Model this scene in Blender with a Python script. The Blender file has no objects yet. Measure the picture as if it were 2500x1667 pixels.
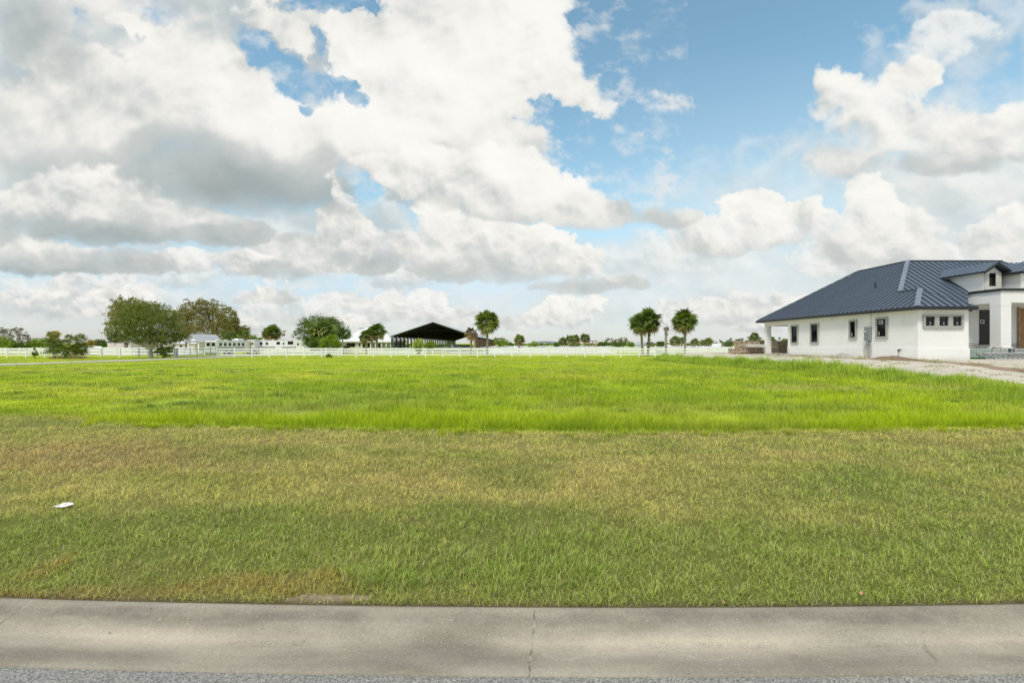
import bpy, math, random
import numpy as np
from mathutils import Vector

# ================================================================ camera, sun, sky, exposure
F = 1111.1; CX = 1250.0; HY = 838.0; CAMH = 1.6          # 16 mm lens, 2500-wide picture units
scene = bpy.context.scene
COL = scene.collection
camd = bpy.data.cameras.new('camera'); cam = bpy.data.objects.new('camera', camd); COL.objects.link(cam)
camd.lens = 16; camd.sensor_width = 36; camd.clip_start = .05; camd.clip_end = 20000
camd.shift_y = (HY-833.5)/2500
cam.location = (0, 0, CAMH); cam.rotation_euler = (math.radians(90), 0, 0)
scene.camera = cam
scene.view_settings.view_transform = 'Standard'; scene.view_settings.look = 'None'
scene.view_settings.gamma = 1; EXPO = 0.35; scene.view_settings.exposure = EXPO
SUN_EL = math.radians(54); SUN_AZ = math.radians(213)     # compass: 0 = +Y (view direction), clockwise
sd = bpy.data.lights.new('sun', 'SUN'); sd.energy = 2.1; sd.angle = math.radians(12); sd.color = (1, .93, .81)
sun = bpy.data.objects.new('sun', sd); COL.objects.link(sun)
sv = Vector((math.sin(SUN_AZ)*math.cos(SUN_EL), math.cos(SUN_AZ)*math.cos(SUN_EL), math.sin(SUN_EL)))
sun.rotation_euler = sv.to_track_quat('Z', 'Y').to_euler(); sun.location = sv*50
scene.cycles.max_bounces = 5; scene.cycles.diffuse_bounces = 3; scene.cycles.glossy_bounces = 2
scene.cycles.transmission_bounces = 2; scene.cycles.transparent_max_bounces = 4
# ---------------------------------------------------------------- cloud field (numpy, seeded)
def hash2(ix, iy, seed):
    h = (ix.astype(np.int64) * 374761393 + iy.astype(np.int64) * 668265263 + seed * 1442695041) & 0xffffffff
    h = ((h ^ (h >> 13)) * 1274126177) & 0xffffffff
    h = ((h ^ (h >> 16)) * 2246822519) & 0xffffffff
    return ((h ^ (h >> 15)) & 0xffff) / 65535.0
def pnoise(x, y, seed):
    ix = np.floor(x).astype(np.int64); iy = np.floor(y).astype(np.int64)
    fx = x - ix; fy = y - iy
    u = fx*fx*fx*(fx*(fx*6-15)+10); v = fy*fy*fy*(fy*(fy*6-15)+10)
    def g(a, b):
        t = hash2(ix+a, iy+b, seed) * 6.2831853
        return np.cos(t)*(fx-a) + np.sin(t)*(fy-b)
    n = (g(0,0)*(1-u)+g(1,0)*u)*(1-v) + (g(0,1)*(1-u)+g(1,1)*u)*v
    return n * 1.5
def fbm(x, y, seed, octs=5, gain=.5):
    v = 0; a = 1.0; t = 0
    for o in range(octs):
        v = v + a*pnoise(x, y, seed+o*17); t += a
        x, y = (x*.8 - y*.6)*2.03+5.2, (x*.6 + y*.8)*2.03+1.7; a *= gain
    return v/t
def billow(x, y, seed, octs=5, gain=.5):      # round lumps with sharp creases: cauliflower edges
    v = 0; a = 1.0; t = 0
    for o in range(octs):
        v = v + a*(1-2.2*np.abs(pnoise(x, y, seed+o*13))); t += a
        x, y = (x*.8 - y*.6)*1.97+3.1, (x*.6 + y*.8)*1.97+8.3; a *= gain
    return v/t
def sstep(a, b, x):
    t = np.clip((x-a)/(b-a), 0, 1); return t*t*(3-2*t)

# each cloud: lobes (cx, cy, rx, ry) in direction units of 1/1111 rad-tangent east/down from north; puff size;
# top tone, base tone, edge softness, opacity, seed, and the heights between which the tone falls
CLOUDS = [
 # thin veils first
 dict(l=[(1900,720,900,190),(2450,560,420,330)], s=260, top=.90, bot=.86, soft=.9, op=.75, amp=.35, y0=500, y1=840),
 dict(l=[(2350,120,260,160),(2200,230,160,110)], s=160, top=.93, bot=.9, soft=1.0, op=.55, amp=.75, y0=0, y1=300),
 dict(l=[(300,760,700,60),(900,760,500,70)], s=120, top=.88, bot=.84, soft=.9, op=.7, amp=.5, y0=600, y1=840),
 dict(l=[(1560,640,300,90),(1700,760,500,60)], s=120, top=.90, bot=.87, soft=.9, op=.7, amp=.4, y0=600, y1=840),
 # far small cumulus along the horizon
 dict(l=[(1390,757,95,22),(1440,750,45,32),(1370,745,40,28),(1330,770,60,16)], s=40, top=1.0, bot=.86, soft=.22, op=.95, amp=.55, y0=735, y1=790),
 dict(l=[(1680,765,110,24),(1730,740,60,20),(1800,760,120,22)], s=40, top=.95, bot=.88, soft=.35, op=.8, amp=.5, y0=720, y1=790),
 dict(l=[(1080,770,120,30),(1050,735,60,38),(1150,780,100,26),(1225,790,60,22)], s=45, top=1.0, bot=.86, soft=.25, op=.9, amp=.55, y0=700, y1=800),
 dict(l=[(850,750,180,34),(760,775,120,22),(960,765,120,24)], s=45, top=.95, bot=.84, soft=.35, op=.85, amp=.5, y0=710, y1=800),
 dict(l=[(180,765,110,22),(230,745,60,26),(120,712,55,18),(60,730,60,16)], s=42, top=.97, bot=.83, soft=.3, op=.9, amp=.55, y0=700, y1=790),
 dict(l=[(250,720,70,22),(330,715,60,32),(365,735,30,26)], s=40, top=1.0, bot=.86, soft=.2, op=.95, amp=.45, y0=690, y1=760),
 dict(l=[(640,705,68,40),(625,680,42,30),(680,730,50,22),(610,730,60,18)], s=44, top=1.02, bot=.84, soft=.14, op=1, amp=.4, y0=655, y1=755),
 # layered mid-distance cumulus
 dict(l=[(1860,560,150,70),(1830,500,90,50),(1940,540,110,60),(1760,600,140,40),(1720,560,90,40)], s=95, top=1.04, bot=.78, soft=.16, op=1, amp=.42, y0=470, y1=680),
 dict(l=[(2150,560,110,90),(2120,480,70,60),(2230,560,90,55),(2190,620,170,50),(2060,600,100,50)], s=90, top=1.03, bot=.82, soft=.2, op=.97, amp=.42, y0=440, y1=690),
 dict(l=[(2440,590,130,45),(2480,540,90,40)], s=80, top=1.0, bot=.84, soft=.3, op=.9, amp=.4, y0=520, y1=650),
 dict(l=[(1390,640,110,48),(1330,600,80,55),(1480,690,90,26),(1420,700,130,24),(1550,700,30,18)], s=70, top=1.03, bot=.80, soft=.14, op=1, amp=.42, y0=560, y1=722),
 dict(l=[(1130,590,190,60),(1060,540,90,60),(1230,620,140,60),(1180,660,210,40),(1010,600,80,60)], s=90, top=1.02, bot=.76, soft=.2, op=1, amp=.42, y0=500, y1=712),
 dict(l=[(860,590,90,70),(830,540,70,60),(900,640,80,50),(800,640,160,44),(720,610,120,40),(640,640,110,24)], s=90, top=1.02, bot=.70, soft=.18, op=1, amp=.42, y0=500, y1=710),
 dict(l=[(480,640,190,30),(640,670,120,26),(400,660,140,26)], s=80, top=.94, bot=.70, soft=.35, op=.95, amp=.4, y0=605, y1=700),
 dict(l=[(100,640,280,44),(-60,620,220,60),(300,650,120,26)], s=100, top=.93, bot=.64, soft=.25, op=1, amp=.3, y0=580, y1=690),
 dict(l=[(350,560,240,55),(560,575,110,45),(620,565,45,36),(200,520,220,90),(-40,540,200,70),(250,470,120,60)], s=110, top=1.02, bot=.66, soft=.16, op=1, amp=.40, y0=420, y1=625),
 dict(l=[(2440,330,170,60),(2520,300,120,60),(2330,400,160,40),(2480,380,200,30)], s=120, top=1.0, bot=.74, soft=.35, op=.95, amp=.4, y0=260, y1=450),
 dict(l=[(2130,270,140,85),(2050,215,95,60),(2200,320,150,70),(2060,400,120,50),(2310,300,90,60),(2230,190,90,50),(2010,250,60,60),(2350,350,140,50)], s=120, top=1.0, bot=.84, soft=.34, op=.99, amp=.50, y0=150, y1=470),
 dict(l=[(2280,110,110,70),(2250,170,90,50),(2330,70,120,40)], s=80, top=1.0, bot=.95, soft=.9, op=.75, amp=.8, y0=50, y1=250),
 dict(free=1, l=[(1640,255,52,32),(1600,240,34,20),(1670,285,30,26)], s=50, top=.99, bot=.94, soft=1.3, op=.8, amp=.8, y0=220, y1=320),
 # the great bank that fills the upper left, back to front
 dict(l=[(150,100,700,300),(560,110,560,260),(-60,330,500,400),(300,330,560,300),(980,60,420,200),(900,380,420,160)], s=250, top=.90, bot=.84, soft=.8, op=.98, amp=.34, y0=-100, y1=460, big=1),
 dict(l=[(480,230,420,170),(330,200,300,160),(620,270,300,150),(200,330,300,140),(700,400,260,130),(560,440,420,120),(860,460,260,70)], s=230, top=.97, bot=.67, soft=.55, op=1, amp=.28, y0=210, y1=520, big=1),
 dict(l=[(1080,230,420,260),(1180,90,300,240),(1340,150,190,150),(900,60,300,150),(1430,240,120,90),(1500,268,60,34),(1240,380,260,150),(1010,330,280,150),(880,290,180,120),(1380,40,110,110)], s=210, top=1.0, bot=.80, soft=.40, op=1, amp=.34, y0=240, y1=560, big=1),
 dict(l=[(1350,460,230,95),(1480,515,170,55),(1620,530,110,34),(1150,440,300,90),(1260,510,220,45),(1000,430,200,60)], s=150, top=1.0, bot=.80, soft=.30, op=1, amp=.40, y0=400, y1=620, big=1),
 dict(l=[(180,450,150,60),(110,500,170,50),(260,490,160,60),(360,520,170,50),(480,540,120,30)], s=110, top=1.0, bot=.84, soft=.55, op=.9, amp=.5, y0=410, y1=610),
 dict(l=[(850,510,40,60),(885,590,60,60),(820,465,20,34),(800,640,90,40)], s=70, top=1.0, bot=.88, soft=.4, op=.9, amp=.5, y0=440, y1=680),
]
# gaps of open sky cut through the bank: (cx, cy, rx, ry, angle, strength)
HOLES = [
 (735,195,85,42,.5,1.35),(640,125,60,26,.7,1.1),(850,225,60,20,.4,1.2),(775,110,50,22,1.2,.6),(750,268,22,14,0,1.1),(820,5,120,22,0,1.8),
 (260,95,85,26,.45,1.1),(215,65,36,20,.6,1.0),(5,165,50,30,.5,1.5),(880,440,60,30,.6,.9),(950,520,90,32,.5,1.1),(900,460,60,40,.3,.9),
 (1330,275,60,28,-.25,1.3),(1500,60,90,120,0,1.5),(1430,60,34,60,-.5,.9),(1500,390,160,80,.5,1.5),(1430,330,110,50,.5,1.7),(360,35,60,16,.3,.6),
 (1720,200,190,200,0,2.4),(1640,60,120,120,0,2.2),(480,690,200,18,0,.8),(100,690,260,20,0,.9),(930,690,150,18,0,.6),
]
def paint_clouds(px, py):
    """px, py: 2500-wide direction coordinates; returns alpha, tone, warmth"""
    rs = random.Random(12)
    small = []
    for i in range(46):
        cy = rs.choice([640,680,715,735,755,770,785,800]); f = (845-cy)/200
        cx = rs.uniform(-150, 2650); w = (35+90*f)*rs.uniform(.6, 1.4); hh = w*rs.uniform(.22, .4)
        ls = [(cx, cy, w, hh)]+[(cx+rs.uniform(-.7,.7)*w, cy-hh*rs.uniform(.2,.9), w*.4, hh*.7) for q in range(3)]
        small.append(dict(l=ls, s=16+46*f, top=rs.uniform(.93,1.0), bot=rs.uniform(.80,.87), soft=.3, op=rs.uniform(.6,.95), amp=.5, y0=cy-1.2*hh, y1=cy+.9*hh))
    small.sort(key=lambda c: -c['y0'])
    ALL = [dict(l=[(250,470,950,230),(100,300,700,300)], s=260, top=.86, bot=.79, soft=.7, op=.93, amp=.5, y0=200, y1=620), dict(l=[(900,600,600,120)], s=160, top=.9, bot=.84, soft=.8, op=.8, amp=.5, y0=500, y1=720), dict(l=[(2250,420,500,160),(1900,470,400,90)], s=180, top=.93, bot=.89, soft=1.0, op=.75, amp=.5, y0=200, y1=620)] + CLOUDS[:4] + small + CLOUDS[4:]
    shp = px.shape
    A = np.zeros(shp); T = np.full(shp, .9)
    wx = px + 26*fbm(px/170, py/170, 5, 4); wy = py + 20*fbm(px/170+9, py/170, 9, 4)
    hole = np.zeros(shp)
    hn = fbm(px/60, py/48, 71, 6, .6)
    hwx = 46*fbm(px/70, py/60, 171, 6, .62); hwy = 40*fbm(px/70, py/60, 191, 6, .62)
    for cx, cy, rx, ry, a, st in HOLES:
        c, s = math.cos(a), math.sin(a)
        dx = wx+hwx-cx; dy = wy+hwy-cy
        r = np.sqrt(((dx*c+dy*s)/rx)**2 + ((-dx*s+dy*c)/ry)**2)
        hole = np.maximum(hole, st*np.clip(1.5-r, 0, 1)**1.3*(.90+1.0*hn).clip(0, 3))
    for k, C in enumerate(ALL):
        L = C['l']; s = C['s']
        x0 = min(l[0]-l[2]*1.9 for l in L); x1 = max(l[0]+l[2]*1.9 for l in L)
        y0 = min(l[1]-l[3]*1.9 for l in L); y1 = max(l[1]+l[3]*1.9 for l in L)
        m = (px > x0) & (px < x1) & (py > y0) & (py < y1)
        if not m.any(): continue
        x = px[m]; y = py[m]; X = wx[m]; Y = wy[m]
        e = np.full(x.shape, 0.0)
        for cx, cy, rx, ry in L:
            d = 1 - ((X-cx)/rx)**2 - ((Y-cy)/np.where(Y > cy, ry*.85, ry))**2
            e = e + np.exp(6*np.clip(d, -2.5, 1))
        e = np.log(e+1e-9)/6
        def h(xx, yy):
            return .55*billow(xx/s, yy/s*1.15, 100+k*7, 6, .55) + .45*fbm(xx/s*.6, yy/s*.7, 300+k*7, 6, .55)
        h0 = h(x, y); ll = .10*s; hm = h0 - h0.mean()
        h1 = h(x+ll*.55, y-ll); h2 = h(x+ll*1.6, y-ll*2.6)
        big = 'big' in C
        fine = fbm(x/s*3.1, y/s*3.4, 700+k, 5, .65)
        dens = e + C['amp']*(hm*2.8+fine*.55)
        if k > 53 and 'free' not in C: dens = dens - hole[m]*(1.5+.5*fine)
        rel = (h0-h1)*1.0 + (h0-h2)*.55               # light comes from above and to the right
        vert = sstep(C['y0'], C['y1'], y + .45*s*fbm(x/s*.8, y/s*.8, 500+k, 3))
        soft = C['soft']*(2.2+3.4*vert + 2.2*np.clip(fbm(x/s*.7, y/s*.7, 900+k, 2)+.1, 0, 1))
        if k > 53 and 'free' not in C: soft = soft + 2.4*np.clip(hole[m], 0, 1)
        al = (1-np.exp(-(np.clip(dens, 0, 4)/(.22*soft))**1.5)) * C['op']
        if not big: al = al*(1-.35*vert*(1-sstep(0, 1.2, dens)))
        shade = C['top']*(1-vert) + C['bot']*vert
        contrast = .17
        lo = lambda a_, b_: fbm(a_/s*.75, b_/s*.85, 810+k, 2)
        relL = lo(x, y) - lo(x+.30*s, y-.38*s)
        tone = shade + contrast*rel*(1-.45*vert) + .03*hm + (.20 if big else .11)*relL
        A0 = A[m]
        T[m] = (T[m]*A0*(1-al) + tone*al)/np.maximum(A0*(1-al)+al, 1e-4)
        A[m] = 1-(1-A0)*(1-al)
    wv = sstep(.02, .55, fbm(px/75, py/52, 611, 6, .62)+.12)*np.clip(1.25-hole*.55, .15, 1)*(hole > .02)*.62*(px < 1680)
    T = (T*A+.955*wv*(1-A))/np.maximum(1-(1-A)*(1-wv), 1e-4); A = 1-(1-A)*(1-wv)
    # broad soft grey bases under the bank
    def grey(cx, cy, rx, ry, a, st):
        c, s = math.cos(a), math.sin(a)
        dx = px+60*fbm(px/220, py/160, 31, 4)-cx; dy = py+45*fbm(px/200, py/150, 41, 4)-cy
        r = ((dx*c+dy*s)/rx)**2 + ((-dx*s+dy*c)/ry)**2
        return st*np.exp(-r*1.4)
    g = grey(420,330,430,85,.42,.17)+grey(640,460,360,90,.28,.20)+grey(250,360,240,90,.5,.12)+grey(60,160,200,170,.5,.12)+grey(150,470,160,60,.3,.10)
    g += grey(60,545,230,40,.12,.16)+grey(930,400,240,36,.2,.12)+grey(1080,420,260,30,.15,.07)+grey(120,668,220,26,.02,.16)+grey(850,690,230,20,0,.10)+grey(300,590,170,26,.1,.12)
    g += grey(300,180,200,60,.6,.05)+grey(1800,655,110,16,0,.09)+grey(2440,400,120,22,-.1,.07)
    g -= grey(560,235,200,80,.5,.05)+grey(1200,200,250,150,0,.05)
    T = T - .50*g*sstep(.2, .95, A)
    T = np.where(T < .82, .82-(.82-T)*.55, T)
    T = np.where(T > .90, .90+.095*(1-np.exp(-(T-.90)/.095)), T)
    hz = np.clip(.72*sstep(330, 838, py) + .45*sstep(1200, 2300, px)*sstep(60, 480, py), 0, .85)*(.9+.25*fbm(px/300, py/90, 55, 4))
    hz = hz*.86
    A1 = 1-(1-A)*(1-hz)
    T = (T*A + .875*hz*(1-A))/np.maximum(A1, 1e-4); A = A1
    warm = np.clip(.5 + .5*fbm(px/400, py/260, 77, 3) + .5*(py-420)/840, 0, 1)
    return A, T, warm

def build_world():
    W0 = 4096; H0 = 2048
    arr = np.zeros((H0, W0, 4), np.float32)
    # coarse field for directions outside the photographed quarter
    gw, gh = 512, 256
    lon, lat = np.meshgrid((np.arange(gw)+.5)/gw*2*math.pi-math.pi, (np.arange(gh)+.5)/gh*math.pi-math.pi/2)
    cx = np.cos(lat)*np.sin(lon)*6; cz = np.sin(lat)*9; cy = np.cos(lat)*np.cos(lon)*6
    n = fbm(cx+cz*.3, cy+cz*.8, 900, 5)
    a = sstep(-.25, .25, n+.02); t = .93-.12*sstep(.1, .6, n)
    a = np.where(lat < 0, 1, np.maximum(a, 1-sstep(0, .5, lat)*.8)); 
    rep = W0//gw
    arr[..., 0] = np.repeat(np.repeat(a, rep, 0), rep, 1); arr[..., 1] = np.repeat(np.repeat(t, rep, 0), rep, 1)
    lim = math.radians(50.5)
    c0 = int((.5-lim/(2*math.pi))*W0); c1 = int((.5+lim/(2*math.pi))*W0)
    r0 = H0//2; r1 = int((.5+math.radians(41)/math.pi)*H0)
    az, el = np.meshgrid(((np.arange(c0, c1)+.5)/W0-.5)*2*math.pi, ((np.arange(r0, r1)+.5)/H0-.5)*math.pi)
    px = CX+F*np.tan(az); py = HY-F*np.tan(el)/np.cos(az)
    A, T, Wm = paint_clouds(px, py)
    bl = np.clip((lim-np.abs(az))/math.radians(2.5), 0, 1)*np.clip((math.radians(41)-el)/math.radians(2), 0, 1)
    sec = arr[r0:r1, c0:c1]
    sec[..., 0] = sec[..., 0]*(1-bl)+A*bl; sec[..., 1] = sec[..., 1]*(1-bl)+T*bl
    arr[r0:r1, c0:c1] = sec; arr[..., 3] = 1
    img = bpy.data.images.new('cloud_field', W0, H0, float_buffer=True, is_data=True)
    img.colorspace_settings.name = 'Non-Color'
    img.pixels.foreach_set(np.clip(arr, 0, 4).ravel()); img.update(); img.pack()
    w = bpy.data.worlds.new('World'); scene.world = w; w.use_nodes = True
    nt = w.node_tree; nt.nodes.clear(); N = nt.nodes.new; L = nt.links.new
    sky = N('ShaderNodeTexSky'); sky.sky_type = 'NISHITA'; sky.sun_disc = False
    sky.sun_elevation = SUN_EL; sky.sun_rotation = SUN_AZ; sky.air_density = 1.0; sky.dust_density = .6; sky.ozone_density = 1.6
    skm = N('ShaderNodeMix'); skm.data_type = 'RGBA'; skm.blend_type = 'MULTIPLY'; skm.inputs[0].default_value = 1
    L(sky.outputs[0], skm.inputs[6])
    tc = N('ShaderNodeTexCoord'); sp = N('ShaderNodeSeparateXYZ'); L(tc.outputs['Generated'], sp.inputs[0])
    ez = N('ShaderNodeMapRange'); ez.interpolation_type = 'SMOOTHSTEP'; L(sp.outputs[2], ez.inputs[0]); ez.inputs[1].default_value = 0; ez.inputs[2].default_value = .30
    st = N('ShaderNodeMix'); st.data_type = 'RGBA'; L(ez.outputs[0], st.inputs[0]); st.inputs[6].default_value = SKYLOW; st.inputs[7].default_value = SKYTINT; L(st.outputs[2], skm.inputs[7])
    def m(op, a, b=None):
        x = N('ShaderNodeMath'); x.operation = op
        for i, v in enumerate((a, b)):
            if v is None: continue
            if hasattr(v, 'links'): L(v, x.inputs[i])
            else: x.inputs[i].default_value = v
        return x.outputs[0]
    u = m('ADD', m('DIVIDE', m('ARCTAN2', sp.outputs[0], sp.outputs[1]), 2*math.pi), .5)
    v = m('ADD', m('DIVIDE', m('ARCSINE', sp.outputs[2]), math.pi), .5)
    cb = N('ShaderNodeCombineXYZ'); L(u, cb.inputs[0]); L(v, cb.inputs[1])
    im = N('ShaderNodeTexImage'); im.image = img; im.interpolation = 'Cubic'; L(cb.outputs[0], im.inputs[0])
    sc = N('ShaderNodeSeparateColor'); L(im.outputs[0], sc.inputs[0])
    tone = m('MULTIPLY', m('POWER', sc.outputs[1], 2.2), CLOUDGAIN)
    mr = N('ShaderNodeMapRange'); L(sc.outputs[1], mr.inputs[0]); mr.inputs[1].default_value = .70; mr.inputs[2].default_value = .92
    tint = N('ShaderNodeMix'); tint.data_type = 'RGBA'; L(mr.outputs[0], tint.inputs[0])
    tint.inputs[6].default_value = (.885, .985, .985, 1); tint.inputs[7].default_value = (1.005, .993, .945, 1)
    cc = N('ShaderNodeVectorMath'); cc.operation = 'SCALE'; L(tint.outputs[2], cc.inputs[0]); L(tone, cc.inputs['Scale'])
    mx = N('ShaderNodeMix'); mx.data_type = 'RGBA'; L(sc.outputs[0], mx.inputs[0]); L(skm.outputs[2], mx.inputs[6]); L(cc.outputs[0], mx.inputs[7])
    bg = N('ShaderNodeBackground'); L(mx.outputs[2], bg.inputs[0]); bg.inputs[1].default_value = .1
    out = N('ShaderNodeOutputWorld'); L(bg.outputs[0], out.inputs[0])
    w.cycles.sampling_method = 'MANUAL'; w.cycles.sample_map_resolution = 512
SKYTINT = (1.66, 1.92, 1.58, 1)
SKYLOW = (1.0, 1.08, 1.30, 1)          # thicker, paler air near the horizon
CLOUDGAIN = 10/2**EXPO
build_world()

# ================================================================ helpers
def rnd(n, seed): return np.random.default_rng(seed)
def np_mesh(name, V, Fs, mat, parent=None, attrs=None, smooth=False, loc=None):
    """V (n,3) world coordinates; Fs = list of index arrays (m,3)/(m,4)"""
    V = np.asarray(V, np.float64)
    o0 = np.array(parent.location if parent is not None and loc is None else (loc if loc is not None else (0, 0, 0)))
    p = parent
    if parent is not None and parent.parent is not None: o0 = np.array(parent.parent.location)
    V = V - o0
    if not isinstance(Fs, (list, tuple)): Fs = [Fs]
    Fs = [np.asarray(f, np.int32) for f in Fs if len(f)]
    me = bpy.data.meshes.new(name)
    me.vertices.add(len(V)); me.vertices.foreach_set('co', V.astype(np.float32).ravel())
    nl = sum(f.size for f in Fs); nf = sum(len(f) for f in Fs)
    me.loops.add(nl); me.polygons.add(nf)
    me.loops.foreach_set('vertex_index', np.concatenate([f.ravel() for f in Fs]))
    st = []; c = 0
    for f in Fs:
        st.append(c+np.arange(len(f))*f.shape[1]); c += f.size
    me.polygons.foreach_set('loop_start', np.concatenate(st).astype(np.int32))
    me.polygons.foreach_set('use_smooth', np.full(nf, bool(smooth)))
    if attrs:
        for k, a in attrs.items():
            at = me.attributes.new(k, 'FLOAT', 'POINT'); at.data.foreach_set('value', np.asarray(a, np.float32))
    me.update(calc_edges=True)
    me.materials.append(mat)
    o = bpy.data.objects.new(name, me); COL.objects.link(o)
    if parent is not None: o.parent = parent
    elif loc is not None: o.location = loc
    return o
class MB:
    """collects shapes (world coordinates), builds ONE mesh object"""
    def __init__(s): s.v = []; s.q = []; s.t = []; s.n = 0
    def add(s, V, q=(), t=()):
        s.v.append(np.asarray(V, float))
        for f in q: s.q.append([i+s.n for i in f])
        for f in t: s.t.append([i+s.n for i in f])
        s.n += len(V); return s
    def box(s, x0, x1, y0, y1, z0, z1):
        V = [(x, y, z) for z in (z0, z1) for y in (y0, y1) for x in (x0, x1)]
        return s.add(V, [(0,2,3,1),(4,5,7,6),(0,1,5,4),(2,6,7,3),(0,4,6,2),(1,3,7,5)])
    def obox(s, c, dx, dy, sx, sy, z0, z1):
        """box on a footprint centred at c, axis direction (dx,dy), half sizes sx, sy"""
        n = math.hypot(dx, dy); dx /= n; dy /= n
        P = [(c[0]+a*sx*dx-b*sy*dy, c[1]+a*sx*dy+b*sy*dx) for a, b in ((-1,-1),(1,-1),(-1,1),(1,1))]
        V = [(x, y, z) for z in (z0, z1) for x, y in P]
        return s.add(V, [(0,2,3,1),(4,5,7,6),(0,1,5,4),(2,6,7,3),(0,4,6,2),(1,3,7,5)])
    def bar(s, a, b, w, h=None, up=(0, 0, 1)):
        a = Vector(a); b = Vector(b); d = (b-a).normalized(); h = w if h is None else h
        sd = d.cross(Vector(up))
        if sd.length < 1e-4: sd = Vector((1, 0, 0))
        sd.normalize(); u = sd.cross(d)
        V = [tuple(p+sd*i*w/2+u*j*h/2) for p in (a, b) for j in (-1, 1) for i in (-1, 1)]
        return s.add(V, [(0,1,3,2),(4,6,7,5),(0,4,5,1),(2,3,7,6),(0,2,6,4),(1,5,7,3)])
    def tube(s, pts, radii, k=8):
        pts = [Vector(p) for p in pts]; V = []; prev = None
        for i, p in enumerate(pts):
            d = (pts[min(i+1, len(pts)-1)]-pts[max(i-1, 0)]).normalized()
            ref = Vector((1, 0, 0)) if abs(d.x) < .8 else Vector((0, 1, 0))
            sd = d.cross(ref).normalized(); u = sd.cross(d)
            r = radii[i]
            for j in range(k):
                a = j/k*2*math.pi; V.append(tuple(p+(sd*math.cos(a)+u*math.sin(a))*r))
        q = [(i*k+j, i*k+(j+1)%k, (i+1)*k+(j+1)%k, (i+1)*k+j) for i in range(len(pts)-1) for j in range(k)]
        n = len(V); V.append(tuple(pts[0])); V.append(tuple(pts[-1])); L0 = (len(pts)-1)*k
        t = [(n, (j+1)%k, j) for j in range(k)]+[(n+1, L0+j, L0+(j+1)%k) for j in range(k)]
        return s.add(V, q, t)
    def prism(s, pts, ext):
        """polygon pts (3-D, planar) pushed along vector ext"""
        n = len(pts); P = [Vector(p) for p in pts]; E = Vector(ext)
        V = [tuple(p) for p in P]+[tuple(p+E) for p in P]
        q = [(i, (i+1)%n, n+(i+1)%n, n+i) for i in range(n)]
        t = [(0, i+1, i) for i in range(1, n-1)]+[(n, n+i, n+i+1) for i in range(1, n-1)]
        return s.add(V, q, t)
    def cone(s, c, r0, r1, z0, z1, k=12):
        return s.tube([(c[0], c[1], z0), (c[0], c[1], z1)], [r0, r1], k)
    def build(s, name, mat, parent=None, smooth=False, attrs=None, loc=None):
        return np_mesh(name, np.concatenate(s.v), [np.array(s.q).reshape(-1, 4), np.array(s.t).reshape(-1, 3)], mat, parent, attrs, smooth, loc)
def tag(o, label, cat, group=None, kind=None):
    if label: o['label'] = label
    if cat: o['category'] = cat
    if group: o['group'] = group
    if kind: o['kind'] = kind
    return o
def thing(name, label, cat, loc=(0, 0, 0), group=None):
    o = bpy.data.objects.new(name, None); COL.objects.link(o); o.location = loc; o.empty_display_size = .2
    return tag(o, label, cat, group)
def structure(o): o['kind'] = 'structure'; return o

# terrain height: falls gently from the kerb, rises to the building pad on the right
def ss(a, b, x):
    t = np.clip((x-a)/(b-a), 0, 1); return t*t*(3-2*t)
def gz(x, y):
    x = np.asarray(x, float); y = np.asarray(y, float)
    b = .02 - .38*ss(10, 64, y) - .14*ss(66, 88, y)
    w = ss(17.2, 22.5, x)*ss(16.5, 25, y)*(1-ss(54, 64, y))
    b = b*(1-w) + (.565-.05*ss(32, 48, y))*w
    return b + .02*np.sin(x*.7+1.3)*np.sin(y*.55)*ss(8, 14, y)*(1-ss(60, 66, y))*(1-w)
def gzf(x, y): return float(gz(x, y))
def at(px, D, z=None): 
    x = (px-CX)*D/F; return (x, D, gzf(x, D) if z is None else z)
def zt(py, D): return CAMH + (HY-py)*D/F
def kerb_y(x):
    x = np.asarray(x, float); xc = np.clip(x, -14, 14)
    return 2.718 - .010*xc + .0069*xc*xc + (x-xc)*(.0138*xc-.01)
LAWN = np.array([(-60, 12.5), (-30, 11.2), (-11.2, 9.93), (-9.6, 9.75), (-8.0, 8.95), (-6.9, 8.71), (-4.2, 8.5), (-2.5, 8.3), (0, 8.05), (4, 8.05), (6, 8.2), (9.6, 8.5), (20, 8.9), (60, 9.5)])
def lawn_y(x): return np.interp(x, LAWN[:, 0], LAWN[:, 1])

# ================================================================ materials
def nm(name):
    m = bpy.data.materials.new(name); m.use_nodes = True; nt = m.node_tree
    return m, nt, nt.nodes, nt.links, nt.nodes['Principled BSDF']
def math_n(nt, op, a, b=None, clamp=False):
    x = nt.nodes.new('ShaderNodeMath'); x.operation = op; x.use_clamp = clamp
    for i, v in enumerate((a, b)):
        if v is None: continue
        if hasattr(v, 'links'): nt.links.new(v, x.inputs[i])
        else: x.inputs[i].default_value = v
    return x.outputs[0]
def pos_n(nt, scale=(1, 1, 1), off=(0, 0, 0)):
    g = nt.nodes.new('ShaderNodeNewGeometry'); mp = nt.nodes.new('ShaderNodeMapping')
    nt.links.new(g.outputs['Position'], mp.inputs[0]); mp.inputs['Scale'].default_value = scale; mp.inputs['Location'].default_value = off
    return mp.outputs[0]
def noise_n(nt, vec, scale, detail=4, rough=.55, lo=.35, hi=.65):
    n = nt.nodes.new('ShaderNodeTexNoise'); n.inputs['Scale'].default_value = scale; n.inputs['Detail'].default_value = detail
    n.inputs['Roughness'].default_value = rough; nt.links.new(vec, n.inputs['Vector'])
    r = nt.nodes.new('ShaderNodeMapRange'); nt.links.new(n.outputs[0], r.inputs[0]); r.inputs[1].default_value = lo; r.inputs[2].default_value = hi
    return r.outputs[0]
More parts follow.
